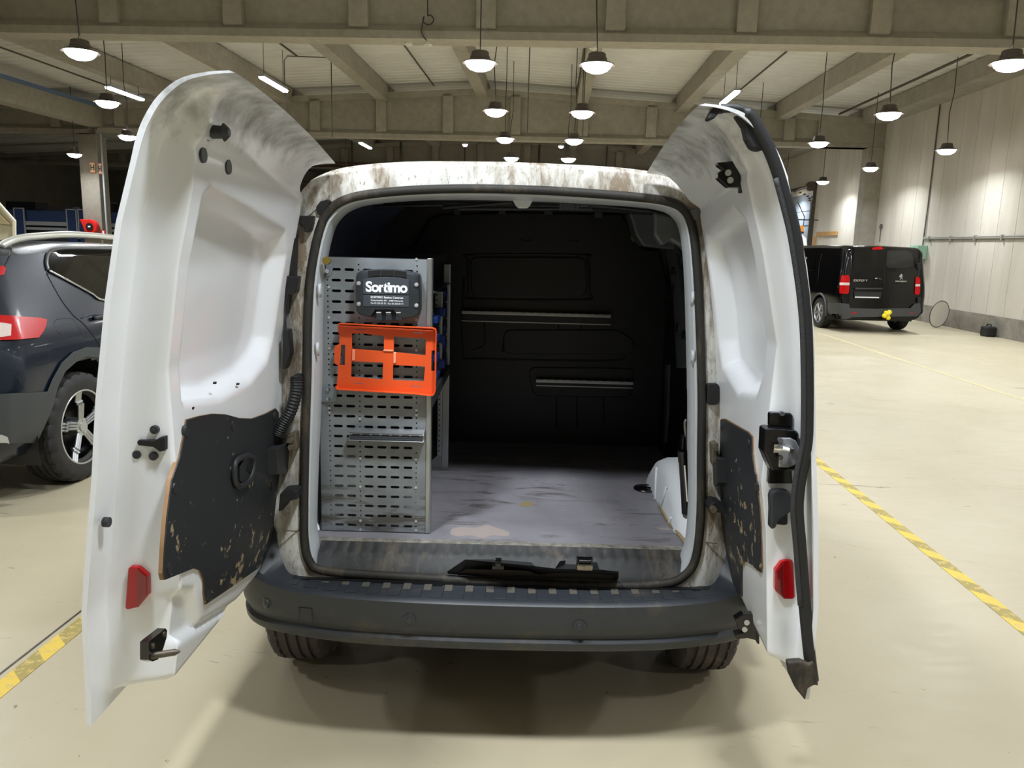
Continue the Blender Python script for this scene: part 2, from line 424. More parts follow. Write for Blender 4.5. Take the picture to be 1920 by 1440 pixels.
# purlins
for i, x in enumerate((-10.2, -7.47, -4.79, -2.03, .72, 3.41, 6.10)):
    zt = roofz(x)-.02
    for j, (y0, y1) in enumerate(((2.1, 12.0), (12.1, 22.3), (22.4, 32.4), (32.6, 43))):
        if j == 0: continue
        b = B(); box(b, x-.15, x+.15, y0, y1, zt-.42, zt)
        o = struct('roof_purlin', b, CONC)
        o['label'] = 'long concrete purlin running between two girders'
b = B(); box(b, 8.25, XR, -12.8, 43, 5.0, roofz(8.6)); struct('trim_1', b, CONC, 'concrete edge beam above the right wall')
b = B(); box(b, XL-.3, XL+.12, -12.8, 43, 4.5, 5.05); struct('trim_2', b, CONC, 'concrete valley beam above the left columns')
# right wall: upright panels with joints, from the plinth to the edge beam; a vehicle door opening far back
b = B(); y = -12.9; W0 = XR
ys = []
while y < 43: ys.append(y); y += .62
for a in ys:
    c = a+.61
    if c > 27.6 and a < 32.0: continue
    box(b, W0, W0+.14, a, c, .40, 5.6)
box(b, W0+.02, W0+.15, -13, 27.4, .3, 5.6); box(b, W0+.02, W0+.15, 32.2, 43, .3, 5.6)
box(b, W0, W0+.15, 27.4, 32.2, 3.55, 5.6)
struct('wall_right', b, WALLM, 'tall pale concrete panel wall')
b = B(); box(b, W0-.03, W0+.15, -12.9, 27.5, 0, .40); box(b, W0-.03, W0+.15, 32.2, 43, 0, .40)
struct('baseboard_right', b, PLINTH, 'stained concrete plinth under the right wall')
for y in (12.05, 22.35, 32.5):
    b = B(); box(b, XR-.42, XR-.001, y-.22, y+.22, 0, 4.4 if y > 13 else 4.45)
    o = struct('concrete_column', b, CONC, None, bevel=.01); o['label'] = {12.05: 'square concrete column nearest along the right wall', 22.35: 'square concrete column on the right wall behind the black van', 32.5: 'farthest square concrete column along the right wall'}[y]
b = B(); box(b, XR+.06, XR+.12, 27.4, 32.2, 0, 3.6)
for k in range(7): box(b, XR+.04, XR+.06, 27.4, 32.2, .5*k+.48, .5*k+.5)
struct('door_1', b, DOORGREY, 'grey sectional vehicle door in the right wall')
b = B(); box(b, XR-.12, XR, 27.35, 27.5, 0, 3.9); box(b, XR-.12, XR, 32.1, 32.25, 0, 3.9)
cyl(b, (XR-.2, 27.3, 3.75), (XR-.2, 32.3, 3.75), .05); cyl(b, (XR-.2, 27.3, 3.75), (XR-.2, 27.45, 3.75), .16)
for k in range(9):
    t = k/8*math.pi/2; tp = (XR-.1-1.2*(1-math.cos(t))*1, 27.6, 3.3+.35*math.sin(t))
    cyl(b, tp, (tp[0]+.001, 27.75, tp[2]), .03, 6)
cyl(b, (XR-1.1, 27.6, 3.62), (XR-4.0, 27.6, 3.62), .03, 8)
struct('trim_3', b, STEEL, 'dark door tracks and spring shaft')
# back wall, left wall, wall behind the viewer
b = B(); box(b, -24.6, XR, 43, 43.2, 0, 6.1); struct('wall_back', b, CONCD)
b = B(); box(b, -24.8, -24.5, -13, 43, 0, 5.4); struct('wall_left', b, CONCD)
b = B(); box(b, -24.6, XR, -13.2, -13, 0, 6.1); struct('wall_front', b, WALLM)
# left columns
for y in (12.05, 22.35, 32.5):
    if y < 13: continue
    b = B(); xc = XL-.35; box(b, xc-.25, xc+.3, y-.2, y+.3, 0, 4.3); box(b, xc-.3, xc-.2, y-.12, y+.1, 0, 4.3)
    o = struct('concrete_column', b, CONCD, None, bevel=.02)
    o['label'] = 'concrete column with two H signs and a red reel' if y < 30 else 'far concrete column along the left bay'
# floor joint and tapes
def tape(x, y0, y1, label, wd=.075):
    b = B(); n = int((y1-y0)/.5)+1
    rows = [[(x-wd/2, y0+(y1-y0)*i/n, .002), (x+wd/2, y0+(y1-y0)*i/n, .002)] for i in range(n+1)]
    grid(b, rows, True); r = bmesh.ops.extrude_face_region(b, geom=b.faces[:])
    for g in r['geom']:
        if isinstance(g, bmesh.types.BMVert): g.co.z = .0005
    bmesh.ops.recalc_face_normals(b, faces=b.faces)
    o = obj('floor_tape', b, TAPE); hallrot(o); tag(o, label, 'floor tape'); return o
tape(2.065, 1.0, 13.0, 'worn yellow and black floor tape running right of the open van')
tape(-1.835, 0.8, 11.0, 'yellow striped floor tape left of the open van, under its door')
tape(5.3, 4.5, 15.5, 'faint yellow floor tape in front of the black van').data.materials[0] = mat('faded_tape', 'bdb183', .6, noise='b4ab90', nscale=12)
b = B(); box(b, -1.905, -1.895, -10, 20, .0, .0012); struct('trim_4', b, STEEL, 'thin dark floor joint beside the left tape')

# pendant lamps
LP = [(4.93, 9.17), (5.03, 12.5), (5.11, 15.85), (7.85, 16.5), (7.81, 20.15), (8.03, 24.2), (8.3, 28.9),
      (-.91, 9.6), (-.96, 12.9), (-1.0, 16.2), (-1.05, 19.7), (.46, 9.6), (.42, 12.9), (.39, 16.2), (.35, 19.6),
      (-5.6, 9.37), (-7.26, 12.8), (-9.3, 17.1), (-13.0, 21.15), (-6.48, 24.7),
      (5.0, 5.8), (5.0, 2.4), (5.0, -1.2), (5, -5), (-.93, 5.3), (-.93, 1.1), (.44, 5.3), (.44, 1.1), (-5.2, 5.8), (-5.0, 2.2), (-5, -1.5), (-5.0, -5.5),  # unseen lamps from here on, added to light the hall; one read off shadows
      (7.9, 9.5), (7.9, 13.0), (-1, 24.5), (.4, 28.0), (5, 20), (5, 26), (-9.5, 6), (-18, 14), (-18, 20), (-17.4, 33), (-12, 28)]
LBL = {0: 'bright round pendant lamp highest at the right edge', 1: 'pendant lamp hanging against the right edge beam', 2: 'dark domed pendant lamp right of the right van door, highest there', 3: 'pendant lamp in front of the bright right wall panels, nearest of them', 4: 'small pendant lamp in front of the right wall column',
       5: 'small pendant lamp before the right wall left of the column', 6: 'tiny pendant lamp by the grey vehicle door',
       7: 'largest lit lamp of the left centre row, crossing the near girder', 8: 'second lamp of the left centre row', 9: 'third lamp of the left centre row, at the second girder foot', 10: 'fourth and smallest lamp of the left centre row above the van roof',
       11: 'largest lit lamp of the right centre row', 12: 'second lamp of the right centre row, with a dangling tie', 13: 'third lamp of the right centre row, at the second girder foot', 14: 'fourth and smallest lamp of the right centre row above the van roof',
       15: 'brightest pendant lamp at top left over the navy car', 16: 'pendant lamp left of the open door, beside the tube light', 17: 'lamp showing below the girder between the H column and the open door', 18: 'lit pendant lamp left of the H column in the dark bay', 19: 'small pendant lamp between the open left door and the van roof'}
def lamp_proto():
    root = thing('pendant_lamp', '', 'lamp')
    b = B()
    prof = [(.02, .13), (.085, .13), (.10, .12), (.105, .08), (.115, .07), (.12, .04), (.14, .03), (.21, .0), (.212, -.008), (.19, -.004), (.172, .005), (.17, .02)]
    n = 28; grid(b, [[(r*math.cos(2*math.pi*i/n), r*math.sin(2*math.pi*i/n), z) for i in range(n)] for r, z in prof], closed=True)
    obj('lamp_housing', b, mat('lamp_housing', '59514c', .45, .3), root, smooth=40)
    b = B(); prof = [(.001, -.095), (.07, -.088), (.125, -.066), (.16, -.034), (.172, .004)]
    grid(b, [[(r*math.cos(2*math.pi*i/n), r*math.sin(2*math.pi*i/n), z) for i in range(n)] for r, z in prof], closed=True)
    obj('lamp_lens', b, LENS, root, smooth=True)
    b = B(); tube(b, [(.0, .02*math.cos(t), .155+.025*math.sin(t)) for t in [2*math.pi*k/12 for k in range(12)]], .005, 6, True)
    obj('hook', b, STEEL, root, smooth=True)
    return root
LROOT = None
ad = bpy.data.lights.new('lamp_light', 'AREA'); ad.shape = 'DISK'; ad.size = .34; ad.energy = LAMP_W; ad.color = (.88, .94, 1.0); ad.spread = math.radians(150)
for i, (x, y) in enumerate(LP):
    lab = LBL.get(i, 'unseen pendant lamp added overhead to light the hall')
    if LROOT is None: LROOT = lamp_proto(); r = LROOT
    else:
        r = LROOT.copy(); COL.objects.link(r)
        for ch in LROOT.children:
            if ch.type != 'MESH' or ch.name.startswith('suspension'): continue
            c = ch.copy(); COL.objects.link(c); c.parent = r
    r['label'] = lab; r['category'] = 'lamp'; r['group'] = 'pendant lamps hung from the roof'
    hallrot(r, x, y, 3.64)
    zt = (roofz(x) if x > XL else 5.6-.055*abs(x-XL))-3.64
    b = B(); s = random.uniform(-.04, .04)
    tube(b, [(0, 0, .17), (s, 0, .7), (-s*.4, .0, 1.1), (0, 0, zt)], .008, 6); obj('suspension_cord', b, CORD, r, smooth=True)
    L = bpy.data.objects.new('lamp_light', ad); COL.objects.link(L); L.parent = r; L.location = (0, 0, -.10)
for i in (12, 16):   # loose cable ties dangling from two lamps
    pass
# tube lights
def tube_light(x, y, z, label, ln=1.2, power=TUBE_W, ang=0):
    r = thing('tube_light', label, 'lamp', group='tube lights under the roof'); hallrot(r, x, y, z); r.rotation_euler.z += ang
    b = B(); box(b, -.06, .06, -ln/2, ln/2, 0, .06); obj('lamp_housing', b, GREYTRIM, r, bevel=.01)
    b = B(); prism(b, [(-.065, 0), (-.05, -.045), (.05, -.045), (.065, 0)], lambda a, c, d: (a, d, c), -ln/2, ln/2); obj('lamp_lens', b, TUBEM, r)
    b = B(); zt = roofz(x)-z
    b.free()
    for s in (-.4, .4): b = B(); cyl(b, (0, s*ln, .05), (0, s*ln, max(.1, zt)), .006, 6); obj('hanger', b, CORD, r)
    l = bpy.data.lights.new('tube_glow', 'AREA'); l.shape = 'RECTANGLE'; l.size = .1; l.size_y = ln; l.energy = power; l.color = (1, .97, .97)
    L = bpy.data.objects.new('tube_glow', l); COL.objects.link(L); L.parent = r; L.location = (0, 0, -.06)
tube_light(-10.1, 18.6, 4.8, 'long lit tube light nearest the left column', 1.5)
tube_light(-6.2, 17.6, 4.88, 'lit tube light under the purlin above the open left door', 1.5)
tube_light(3.85, 18.3, 4.9, 'lit tube light above the raised tip of the right van door', 1.5)
tube_light(-6.6, 27.8, 4.82, 'small lit tube light behind the second girder on the left', 1.5)
tube_light(3.9, 27.8, 4.84, 'small lit tube light behind the second girder on the right', 1.5)
for px, py, l in ((872, 271, 'tiny lit round light left of the centre lamps behind the second girder'), (1052, 274, 'tiny lit round light between the centre lamps behind the second girder')):
    p = hz(px, py, 4.75); r = thing('ceiling_light', l, 'lamp', group='tiny round lights behind the second girder'); hallrot(r, p.x, p.y, 4.75)
    b = B(); cyl(b, (0, 0, 0), (0, 0, .05), .10, 20); cyl(b, (0, 0, .05), (0, 0, roofz(p.x)-4.76), .012, 6); obj('lamp_housing', b, GREYTRIM, r)
    b = B(); cyl(b, (0, 0, 0), (0, 0, -.06), .09, 20, .06); obj('lamp_lens', b, TUBEM, r)
# round detectors and a cable loop on the near girder
def detector(px, py, label):
    p = hz(px, py, 4.45); b = B(); cyl(b, (0, 0, 0), (0, 0, -.03), .06, 20); cyl(b, (0, 0, -.03), (0, 0, -.045), .035, 16)
    o = obj('ceiling_detector', b, mat('detector_white', 'd8d6cc', .5), smooth=30); hallrot(o, p.x, p.y, 4.452); tag(o, label, 'detector', 'round detectors under the near girder')
detector(766, 80, 'white box-like detector under the near girder, left of the looped cable')
detector(803, 81, 'round white detector at the end of the looped cable')
detector(1113, 88, 'round white detector just above the right centre lamp')
b = B(); q = hy(800, 0, 11.83); pts = [hy(801, -40, 11.83), hy(802, 25, 11.83)] + [hy(803+10*math.sin(t), 37-9*math.cos(t), 11.82) for t in [k*.6 for k in range(10)]] + [hy(790, 60, 11.82), hy(800, 76, 11.82)]
tube(b, smooth_poly(pts, 3, False), .009, 6); o = obj('looped_cable', b, CORD, smooth=True); hallrot(o); tag(o, 'dark cable looped in front of the near girder', 'cable')
# conduits under the roof
def conduit(pts, label, r=.02, m=None, name='conduit'):
    b = B(); tube(b, pts, r, 8); o = obj(name, b, m or STEEL, smooth=True); hallrot(o); tag(o, label, 'pipe'); return o
def rz(x, dz=-.12): return roofz(x)+dz
conduit([(-3.35, 12.3, rz(-3.35)), (-3.35, 22.1, rz(-3.35))], 'thin dark pipe under the roof, left of the middle purlin')
conduit([(.56, 12.3, rz(.56)), (.56, 22.1, rz(.56))], 'thin dark pipe close to the right centre purlin')
conduit([(4.55, 12.3, rz(4.5)), (4.55, 22.1, rz(4.5))], 'dark pipe running back to the right tube light')
conduit([(7.6, 12.3, rz(7.6, -.2)), (7.6, 22.1, rz(7.6, -.2))], 'long dark pipe beside the right edge beam', .03)
conduit([(-5.9, 12.3, rz(-5.9)), (-5.9, 18.3, rz(-5.9))], 'thin dark pipe running back to the left tube light', .022)
conduit([(-11.6, 12.5, rz(-11.6)), (-11.6, 22.1, rz(-11.6))], 'thin pipe beside the leftmost roof beam')
for (x0, x1, y, l) in ((-.6, .6, 17.5, 'hooped conduit between the two centre lamp rows'), (-6.3, -5.2, 18.6, 'hooped conduit near the left tube light')):
    z = rz(x0, -.035)
    conduit([(x0, y, 3.9), (x0, y, z-.1), (x0+.08, y, z), (x1-.08, y, z-.02), (x1, y, z-.1), (x1, y, 3.9)], l, .012)
for y, z, l in ((32.1, 4.62, 'upper brown pipe along the far girder'), (32.1, 4.48, 'lower brown pipe along the far girder')):
    conduit([(-12, y, z), (8.5, y, z-.05)], l, .04, mat('brown_pipe', '5a3a30', .6))
for k, x in enumerate((-8.2, -6.2, -3.6, -.6, 2.1, 5.2)):
    conduit([(x, 32.2, 4.4), (x, 32.2, 5.5)], ('first', 'second', 'third', 'fourth', 'fifth', 'sixth')[k]+' dark upright pipe from the left on the far girder', .045 if k % 2 else .03)
# cable tray on the left valley beam
b = B(); box(b, XL+.13, XL+.22, 3, 22, 5.0, 5.08); o = obj('cable_tray', b, mat('tray_blue', '5a6f8c', .5)); hallrot(o); tag(o, 'blue grey cable tray on the left valley beam', 'cable tray')
# right wall furniture
b = B(); q0 = hx(1732, 446, XR-.03); q1 = (XR-.03, 8, q0.z)
for dz in (0, .05): tube(b, [(XR-.03, q0.y, q0.z-.5*dz), (XR-.03, 6, q0.z-dz)], .018, 8)
for k in range(12): box(b, XR-.06, XR, q0.y-.3-k*1.0, q0.y-.26-k*1.0, q0.z-.08, q0.z+.03)
o = obj('wall_conduit', b, mat('grey_conduit', '8d897f', .5)); hallrot(o); tag(o, 'pair of grey conduits running along the right wall', 'pipe')
b = B(); tube(b, [(XR-.02, q0.y, 5.0), (XR-.02, q0.y-.0, 2.6), (XR-.03, q0.y, q0.z), (XR-.02, q0.y+.05, 1.3)], .014, 8); o = obj('wall_conduit', b, STEEL); hallrot(o); tag(o, 'upright dark conduit at the right wall panel joint', 'pipe')
p = [hx(*q, XR-.02) for q in ((1532, 439), (1570, 440))]
b = B(); box(b, XR-.05, XR-.001, min(p[0].y, p[1].y), max(p[0].y, p[1].y), p[0].z-.06, p[0].z+.06); o = obj('wooden_batten', b, WOODSTRIP); hallrot(o); tag(o, 'level wooden batten on the wall above the black van', 'batten')
p = hx(1528, 455, XR-.02); b = B(); box(b, XR-.05, XR, p.y-.08, p.y+.08, 1.0, p.z+.2); o = obj('wooden_batten', b, WOODSTRIP); hallrot(o); tag(o, 'upright wooden batten below the level one', 'batten')
p = hx(1652, 425, XR-.02); b = B(); cyl(b, (XR, p.y, p.z), (XR-.04, p.y, p.z), .07, 14); tube(b, [(XR-.02, p.y, p.z), (XR-.02, p.y, p.z-.4)], .012, 6)
o = obj('wall_socket', b, mat('socket_dark', '5e5b56', .5)); hallrot(o); tag(o, 'small round grey socket on the right wall above the black van', 'socket')
# round photo reflector leaning on the wall, black can
def pl(px, py):
    q = hz(px, py, 0); return q
b = B(); R_ = .285; n = 40
c0 = Vector((8.50, 17.3, .30)); lean = Vector((.24, 0, .96)).normalized(); side = Vector((0.896, .445, 0)).normalized()
side = (side-lean*side.dot(lean)).normalized(); nn = side.cross(lean)
rt = thing('photo_reflector', 'round white reflector disc with dark rim leaning on the right wall', 'reflector disc'); hallrot(rt)
b = B(); A = [b.verts.new(c0+R_*(math.cos(t)*side+math.sin(t)*lean)+.004*nn) for t in [2*math.pi*i/n for i in range(n)]]
C = [b.verts.new(v.co-.008*nn) for v in A]; b.faces.new(A); b.faces.new(C[::-1])
for i in range(n): b.faces.new((A[i], C[i], C[(i+1) % n], A[(i+1) % n]))
obj('disc', b, mat('reflector_cloth', 'd3d0ca', .6), rt)
b = B(); tube(b, [c0+(R_+.004)*(math.cos(t)*side+math.sin(t)*lean) for t in [2*math.pi*i/n for i in range(n)]], .011, 8, True); obj('rim', b, mat('reflector_rim', '5a5753', .6), rt, smooth=True)
rt = thing('jerry_can', 'small black canister standing at the foot of the right wall', 'canister'); hallrot(rt, 8.73, 15.75, 0)
b = B(); box(b, -.1, .1, -.13, .13, 0, .2); obj('canister_body', b, mat('black_canister', '141414', .6), rt, bevel=.03)
b = B(); tube(b, [(0, -.08, .19), (0, -.06, .24), (0, .06, .24), (0, .08, .19)], .014, 8); obj('handle', b, mat('black_canister', '141414', .6), rt)
# red reel and H signs on the left column
rt = thing('cable_reel', 'red round cable reel with black hub on the left column', 'cable reel'); p = hy(170, 425, 21.98); hallrot(rt, p.x, 21.98, p.z)
b = B(); cyl(b, (0, .12, 0), (0, -.05, 0), .2, 32); prism(b, [(-.3, .2), (-.05, .2), (-.2, -.02)], lambda a, c, d: (a, d, c), -.04, .1); obj('reel_drum', b, REDPL, rt, bevel=.015)
b = B(); cyl(b, (0, -.05, 0), (0, -.075, 0), .105, 24); obj('hub', b, DARKPL, rt, bevel=.005)
b = B(); box(b, -.035, .035, -.082, -.074, -.02, .02); obj('hub_label', b, TEXTW, rt)
b = B(); tube(b, [(-.28, .0, .17), (-.33, .0, .05), (-.34, 0, -.15)], .008, 6); obj('cable_end', b, CORD, rt)
for px, py, l, w_ in ((173, 314, 'left one of two H signs high on the left column', .17), (187.5, 316, 'right one of two H signs high on the left column', .11)):
    p = hy(px, py, 22.12); rt = thing('letter_sign', l, 'sign', group='H signs on the left column'); hallrot(rt, p.x, 22.135, p.z)
    b = B(); box(b, -w_/2, w_/2, -.008, .0, -.15, .15); obj('sign_plate', b, mat('sign_orange', 'b8603a', .5), rt)
    b = B(); box(b, -w_/2+.02, w_/2-.02, -.012, -.008, -.13, .13); obj('sign_face', b, mat('sign_cream', 'c9bd96', .5), rt)
    b = B(); k = w_*.25
    box(b, -k-.012, -k+.012, -.016, -.012, -.08, .08); box(b, k-.012, k+.012, -.016, -.012, -.08, .08); box(b, -k, k, -.016, -.012, -.012, .012)
    obj('letter', b, DARKPL, rt)
p = hy(193.5, 438, 22.12); rt = thing('letter_sign', 'small red framed white sign low on the left column', 'sign'); hallrot(rt, p.x, 22.135, p.z)
b = B(); box(b, -.06, .06, -.008, 0, -.1, .1); obj('sign_plate', b, REDPL, rt)
b = B(); box(b, -.025, .025, -.012, -.008, -.075, .075); obj('sign_face', b, TEXTW, rt)
b = B(); p0 = hy(186, 210, 22.1); tube(b, [(p0.x, 22.1, 4.3), (p0.x, 22.1, 1.4)], .025, 8); tube(b, [(p0.x-.35, 22.2, 4.3), (p0.x-.35, 22.2, 0)], .045, 8)
o = obj('column_conduit', b, GREYTRIM, smooth=40); hallrot(o); tag(o, 'grey conduits running down the left column', 'pipe')
# blue workshop booths in the dark bay and the cream cabin
rt = thing('paint_booth', 'long booth with blue fascia, grey frames and dark openings in the left bay', 'booth'); hallrot(rt)
b = B(); box(b, -22, -12.4, 24.4, 27, 0, 2.2); obj('booth_body', b, mat('booth_dark', '2a2c33', .5), rt)
b = B(); box(b, -22, -13.35, 24.25, 24.4, 1.86, 2.2); box(b, -12.75, -10.5, 24.25, 24.4, 1.86, 2.25); obj('blue_fascia', b, BLUEPANEL, rt)
for x in (-16.8, -15.1, -14.72, -18.6):
    b = B()
    for a, c in ((-.17, -.14), (.14, .17)): box(b, x+a, x+c, 24.15, 24.2, 1.35, 2.26)
    box(b, x-.17, x+.17, 24.15, 24.2, 2.24, 2.27); obj('post_frame', b, GREYTRIM, rt)
    b = B(); box(b, x-.14, x+.14, 24.18, 24.24, 1.2, 2.24); obj('blue_post', b, BLUEPANEL, rt)
b = B(); box(b, -22, -10.5, 24.2, 24.3, 1.74, 1.86); box(b, -22, -10.5, 24.2, 24.3, 1.6, 1.68); obj('grey_lintel', b, GREYTRIM, rt)
rt = thing('storage_racking', 'dim shelving and cabinets against the far left wall', 'shelving'); hallrot(rt)
random.seed(3)
for i in range(9):
    b = B(); x = -23+1.5*i; h = random.uniform(2.2, 3.1); box(b, x, x+1.2, 30.2, 31, 0, h)
    obj('cabinet', b, mat(('cab_a', 'cab_b', 'cab_c')[i % 3], ('4a4c52', '33353a', '6c6f72')[i % 3], .6), rt, bevel=.02)
rt = thing('cream_cabin', 'cream gabled cabin corner at the left edge behind the navy car', 'cabin'); hallrot(rt)
def G(px, py): return hy(px, py, 10.0)
b = B(); pts = [(-60, 340), (0, 388), (28, 418), (30, 640), (-60, 640)]
q = [G(*p_) for p_ in pts]; prism(b, [(v.x, max(0, v.z)) for v in q], lambda a, c, d: (a-1.1*d, 10+d, c), 0, 1.5); bmesh.ops.recalc_face_normals(b, faces=b.faces)
obj('cabin_body', b, CREAM, rt)
b = B(); q = [G(*p_) for p_ in ((-60, 332), (0, 381), (30, 414), (31, 640))]; tube(b, [(v.x, 9.97, max(0, v.z)) for v in q], .022, 4); obj('edge_trim', b, mat('cabin_trim', 'e2dcc2', .5), rt)
b = B(); q = [G(*p_) for p_ in ((-60, 368), (0, 400), (22, 421), (22, 417), (-60, 417))]
prism(b, [(v.x, v.z) for v in q[:3]]+[(q[4].x, q[3].z)], lambda a, c, d: (a, d, c), 9.96, 9.985); obj('gable_panel', b, mat('cabin_wood', 'b5a47c', .6), rt)

# ================================================================== THE WHITE VAN
VAN = thing('white_panel_van', 'white panel van seen from behind with both rear doors wide open', 'van', (0, 0, 0))
def VP(name, bm, m, parent=VAN, **kw): return obj(name, bm, m, parent, **kw)
XC = -.018
def Yf(z): return 2.25+.15*(z-.52)/1.18
def fy(px, py, off=0):
    Y = 2.35
    for _ in range(8): p = wy(px, py, Y+off); Y = Yf(p.z)
    return p
SEAL = [(570, 960), (571, 1015), (580, 1052), (606, 1070), (711, 1079), (850, 1087), (994, 1095), (1130, 1099), (1245, 1095), (1287, 1076), (1306, 1040), (1314, 960), (1315, 850), (1316, 740), (1312, 600), (1307, 500), (1299, 430), (1284, 395), (1253, 378), (1187, 369), (1053, 359), (955, 355), (860, 354), (768, 357), (680, 366), (636, 380), (612, 402), (600, 429), (590, 470), (581, 530), (577, 610), (576, 700), (573, 800), (571, 880)]
SP = smooth_poly([fy(*p) for p in SEAL], 5)
b = B(); tube(b, SP, .0135, 10, True); VP('weatherstrip', b, RUBBERD, smooth=True)
cen = Vector((XC, 0, 1.12))
def scaled(p, k, dy): return Vector((cen.x+(p.x-cen.x)*k, p.y+dy, cen.z+(p.z-cen.z)*(k if p.z > .7 else 1-(1-k)*.5)))
def inward(p, d, dy):
    v = Vector((cen.x-p.x, 0, cen.z-p.z)); a = max(abs(v.x)/.6, abs(v.z)/.6); v.normalize(); return p+v*d+Vector((0, dy, 0))
# inner flange
b = B(); rings = [[inward(p, d, dy).lerp(Vector((p.x, p.y+dy*.3, p.z-.01-d*.3)), 1-sst(.53, .585, p.z)) for p in SP] for d, dy in ((-.0, .006), (.012, .004), (.020, .006), (.024, .03), (.03, .07), (.018, .10))]
grid(b, rings, closed=True); bmesh.ops.recalc_face_normals(b, faces=b.faces); VP('opening_flange', b, INNERWHITE, smooth=50)
# rear face of the body around the opening
OUT = [(0, 1.795), (.3, 1.788), (.48, 1.770), (.57, 1.745), (.625, 1.705), (.68, 1.60), (.74, 1.40), (.785, 1.15), (.815, .85), (.82, .62), (.80, .45), (.60, .40), (.3, .40), (0, .40)]
OC = smooth_poly([(x, 0, z) for x, z in OUT], 8, False)
OC = OC+[Vector((-p.x, 0, p.z)) for p in OC[::-1][1:-1]]
def at_angle(loop, th):
    d = Vector((math.cos(th), math.sin(th))); best = None
    for i in range(len(loop)):
        a = Vector((loop[i].x-0, loop[i].z-1.12)); c = Vector((loop[(i+1) % len(loop)].x, loop[(i+1) % len(loop)].z-1.12)); e = c-a
        den = d.x*(-e.y)+e.x*d.y
        if abs(den) < 1e-9: continue
        t = (a.x*(-e.y)+e.x*a.y)/den; s = (d.x*a.y-d.y*a.x)/den
        if t > 0 and -1e-6 <= s <= 1+1e-6 and (best is None or t > best): best = t
    return Vector((d.x*best, 0, 1.12+d.y*best))
NA = 160; rows = []
SPc = [Vector((p.x-XC, 0, p.z)) for p in SP]
def outp(th):
    return at_angle(OC, th)
for k, (f, dy) in enumerate(((0, .01), (.12, .0), (.5, .0), (.80, .0), (.93, .012), (1.0, .045), (1.01, .10))):
    row = []
    for i in range(NA):
        th = 2*math.pi*i/NA; a = at_angle(SPc, th); c = outp(th); q = a+(c-a)*f
        side = sst(.60, .74, abs(q.x)); lip = sst(1.2, 1.7, q.z)
        y = Yf(q.z)+dy*(1-.8*lip)+.10*side*f*(1-lip)
        row.append(Vector((q.x+XC, y, q.z)))
    rows.append(row)
b = B(); grid(b, rows, closed=True); bmesh.ops.recalc_face_normals(b, faces=b.faces); VP('rear_frame', b, DIRTY, smooth=50)
# header ledge: a shallow gutter line under the roof edge
b = B(); pts = [fy(*p) for p in ((616, 334), (700, 327), (830, 322), (955, 321), (1100, 324), (1220, 331), (1294, 342))]
b.free()
# outer shell running forward
st = [(2.50, 1.01, 1.0), (2.62, 1.06, 1.003), (2.8, 1.09, 1.004), (3.2, 1.11, 1.008), (4.2, 1.12, 1.005), (4.8, 1.12, .985), (5.15, 1.11, .90), (5.6, 1.09, .62), (6.15, 1.0, .52), (6.25, .9, .42)]
rows = []
half = [p for p in OC if p.z > .42]
half = sorted(half, key=lambda p: math.atan2(p.z-.9, p.x))
for y, kx, kz in st:
    rows.append([Vector((p.x*kx+XC, y, .35+(p.z-.35)*kz)) for p in half])
# densify forward
def dens(rows, n):
    out = []
    for a, c in zip(rows, rows[1:]):
        for j in range(n): out.append([p+(q-p)*j/n for p, q in zip(a, c)])
    out.append(rows[-1]); return out
rows = [[Vector((p.x, Yf(p.z)+.10, p.z)) for p in rows[0]]]+rows
rows = dens(rows, 6)
b = B(); V = grid(b, rows); kill = [f for f in b.faces if any(math.hypot(f.calc_center_median().y-yc, f.calc_center_median().z-.31) < .36 for yc in (2.75, 5.42)) and f.calc_center_median().z < .68]
bmesh.ops.delete(b, geom=kill, context='FACES'); bmesh.ops.recalc_face_normals(b, faces=b.faces); VP('body_shell', b, WHITE, smooth=50)
b = B(); box(b, -.72, .70, 2.40, 6.1, .26, .36); VP('underbody', b, DARKPL)
b = B(); cyl(b, (.45, 2.45, .33), (.45, 3.2, .33), .03, 16); VP('exhaust', b, STEEL)
# cargo space
ZF = .6
b = B(); box(b, -.70, .76, 2.36, 3.70, ZF-.03, ZF); VP('cargo_floor', b, CARGO)
q0, q1 = wz(600, 1009, ZF), wz(1290, 1029, ZF)
b = B(); box(b, q0.x-.02, q1.x, 2.345, 2.372, ZF-.02, ZF+.004); VP('floor_edge_strip', b, mat('worn_alu', 'cfcac0', .4, .6, noise='8d8578', nscale=40), bevel=.001)
YB = 3.65
b = B(); prism(b, [(-.80, .5), (.82, .5), (.82, 1.3), (.75, 1.52), (.62, 1.73), (-.60, 1.73), (-.73, 1.52), (-.80, 1.3)], lambda a, c, d: (a, d, c), YB+.03, YB+.06); bmesh.ops.recalc_face_normals(b, faces=b.faces); VP('front_lining', b, mat('cab_wall_grey', '4a4845', .5))
BK = [(640, 850), (690, 560), (722, 488), (745, 476), (778, 458), (795, 430), (806, 410), (830, 402), (955, 398), (1165, 402), (1180, 425), (1190, 452), (1204, 466), (1236, 470), (1242, 560), (1246, 700), (1240, 855)]
q = [wy(*p, YB) for p in BK]; q = [(v.x, v.z) for v in q]; q[0] = (-.78, .58); q[1] = (-.78, 1.3); q[-1] = (.78, .58); q[-2] = (.76, .9); q[-3] = (.74, 1.3)
b = B(); prism(b, q, lambda a, c, d: (a, d, c), YB, YB+.025); bmesh.ops.recalc_face_normals(b, faces=b.faces); BH = VP('bulkhead', b, BULK, bevel=.006)
def groove(pts, r=.004, closed=False, Y=YB, m=None, name='pressed_line', parent=None):
    b = B(); tube(b, smooth_poly([wy(*p, Y) for p in pts], 4, closed), r, 6, closed); obj(name, b, m or BULK, parent or BH, smooth=True)
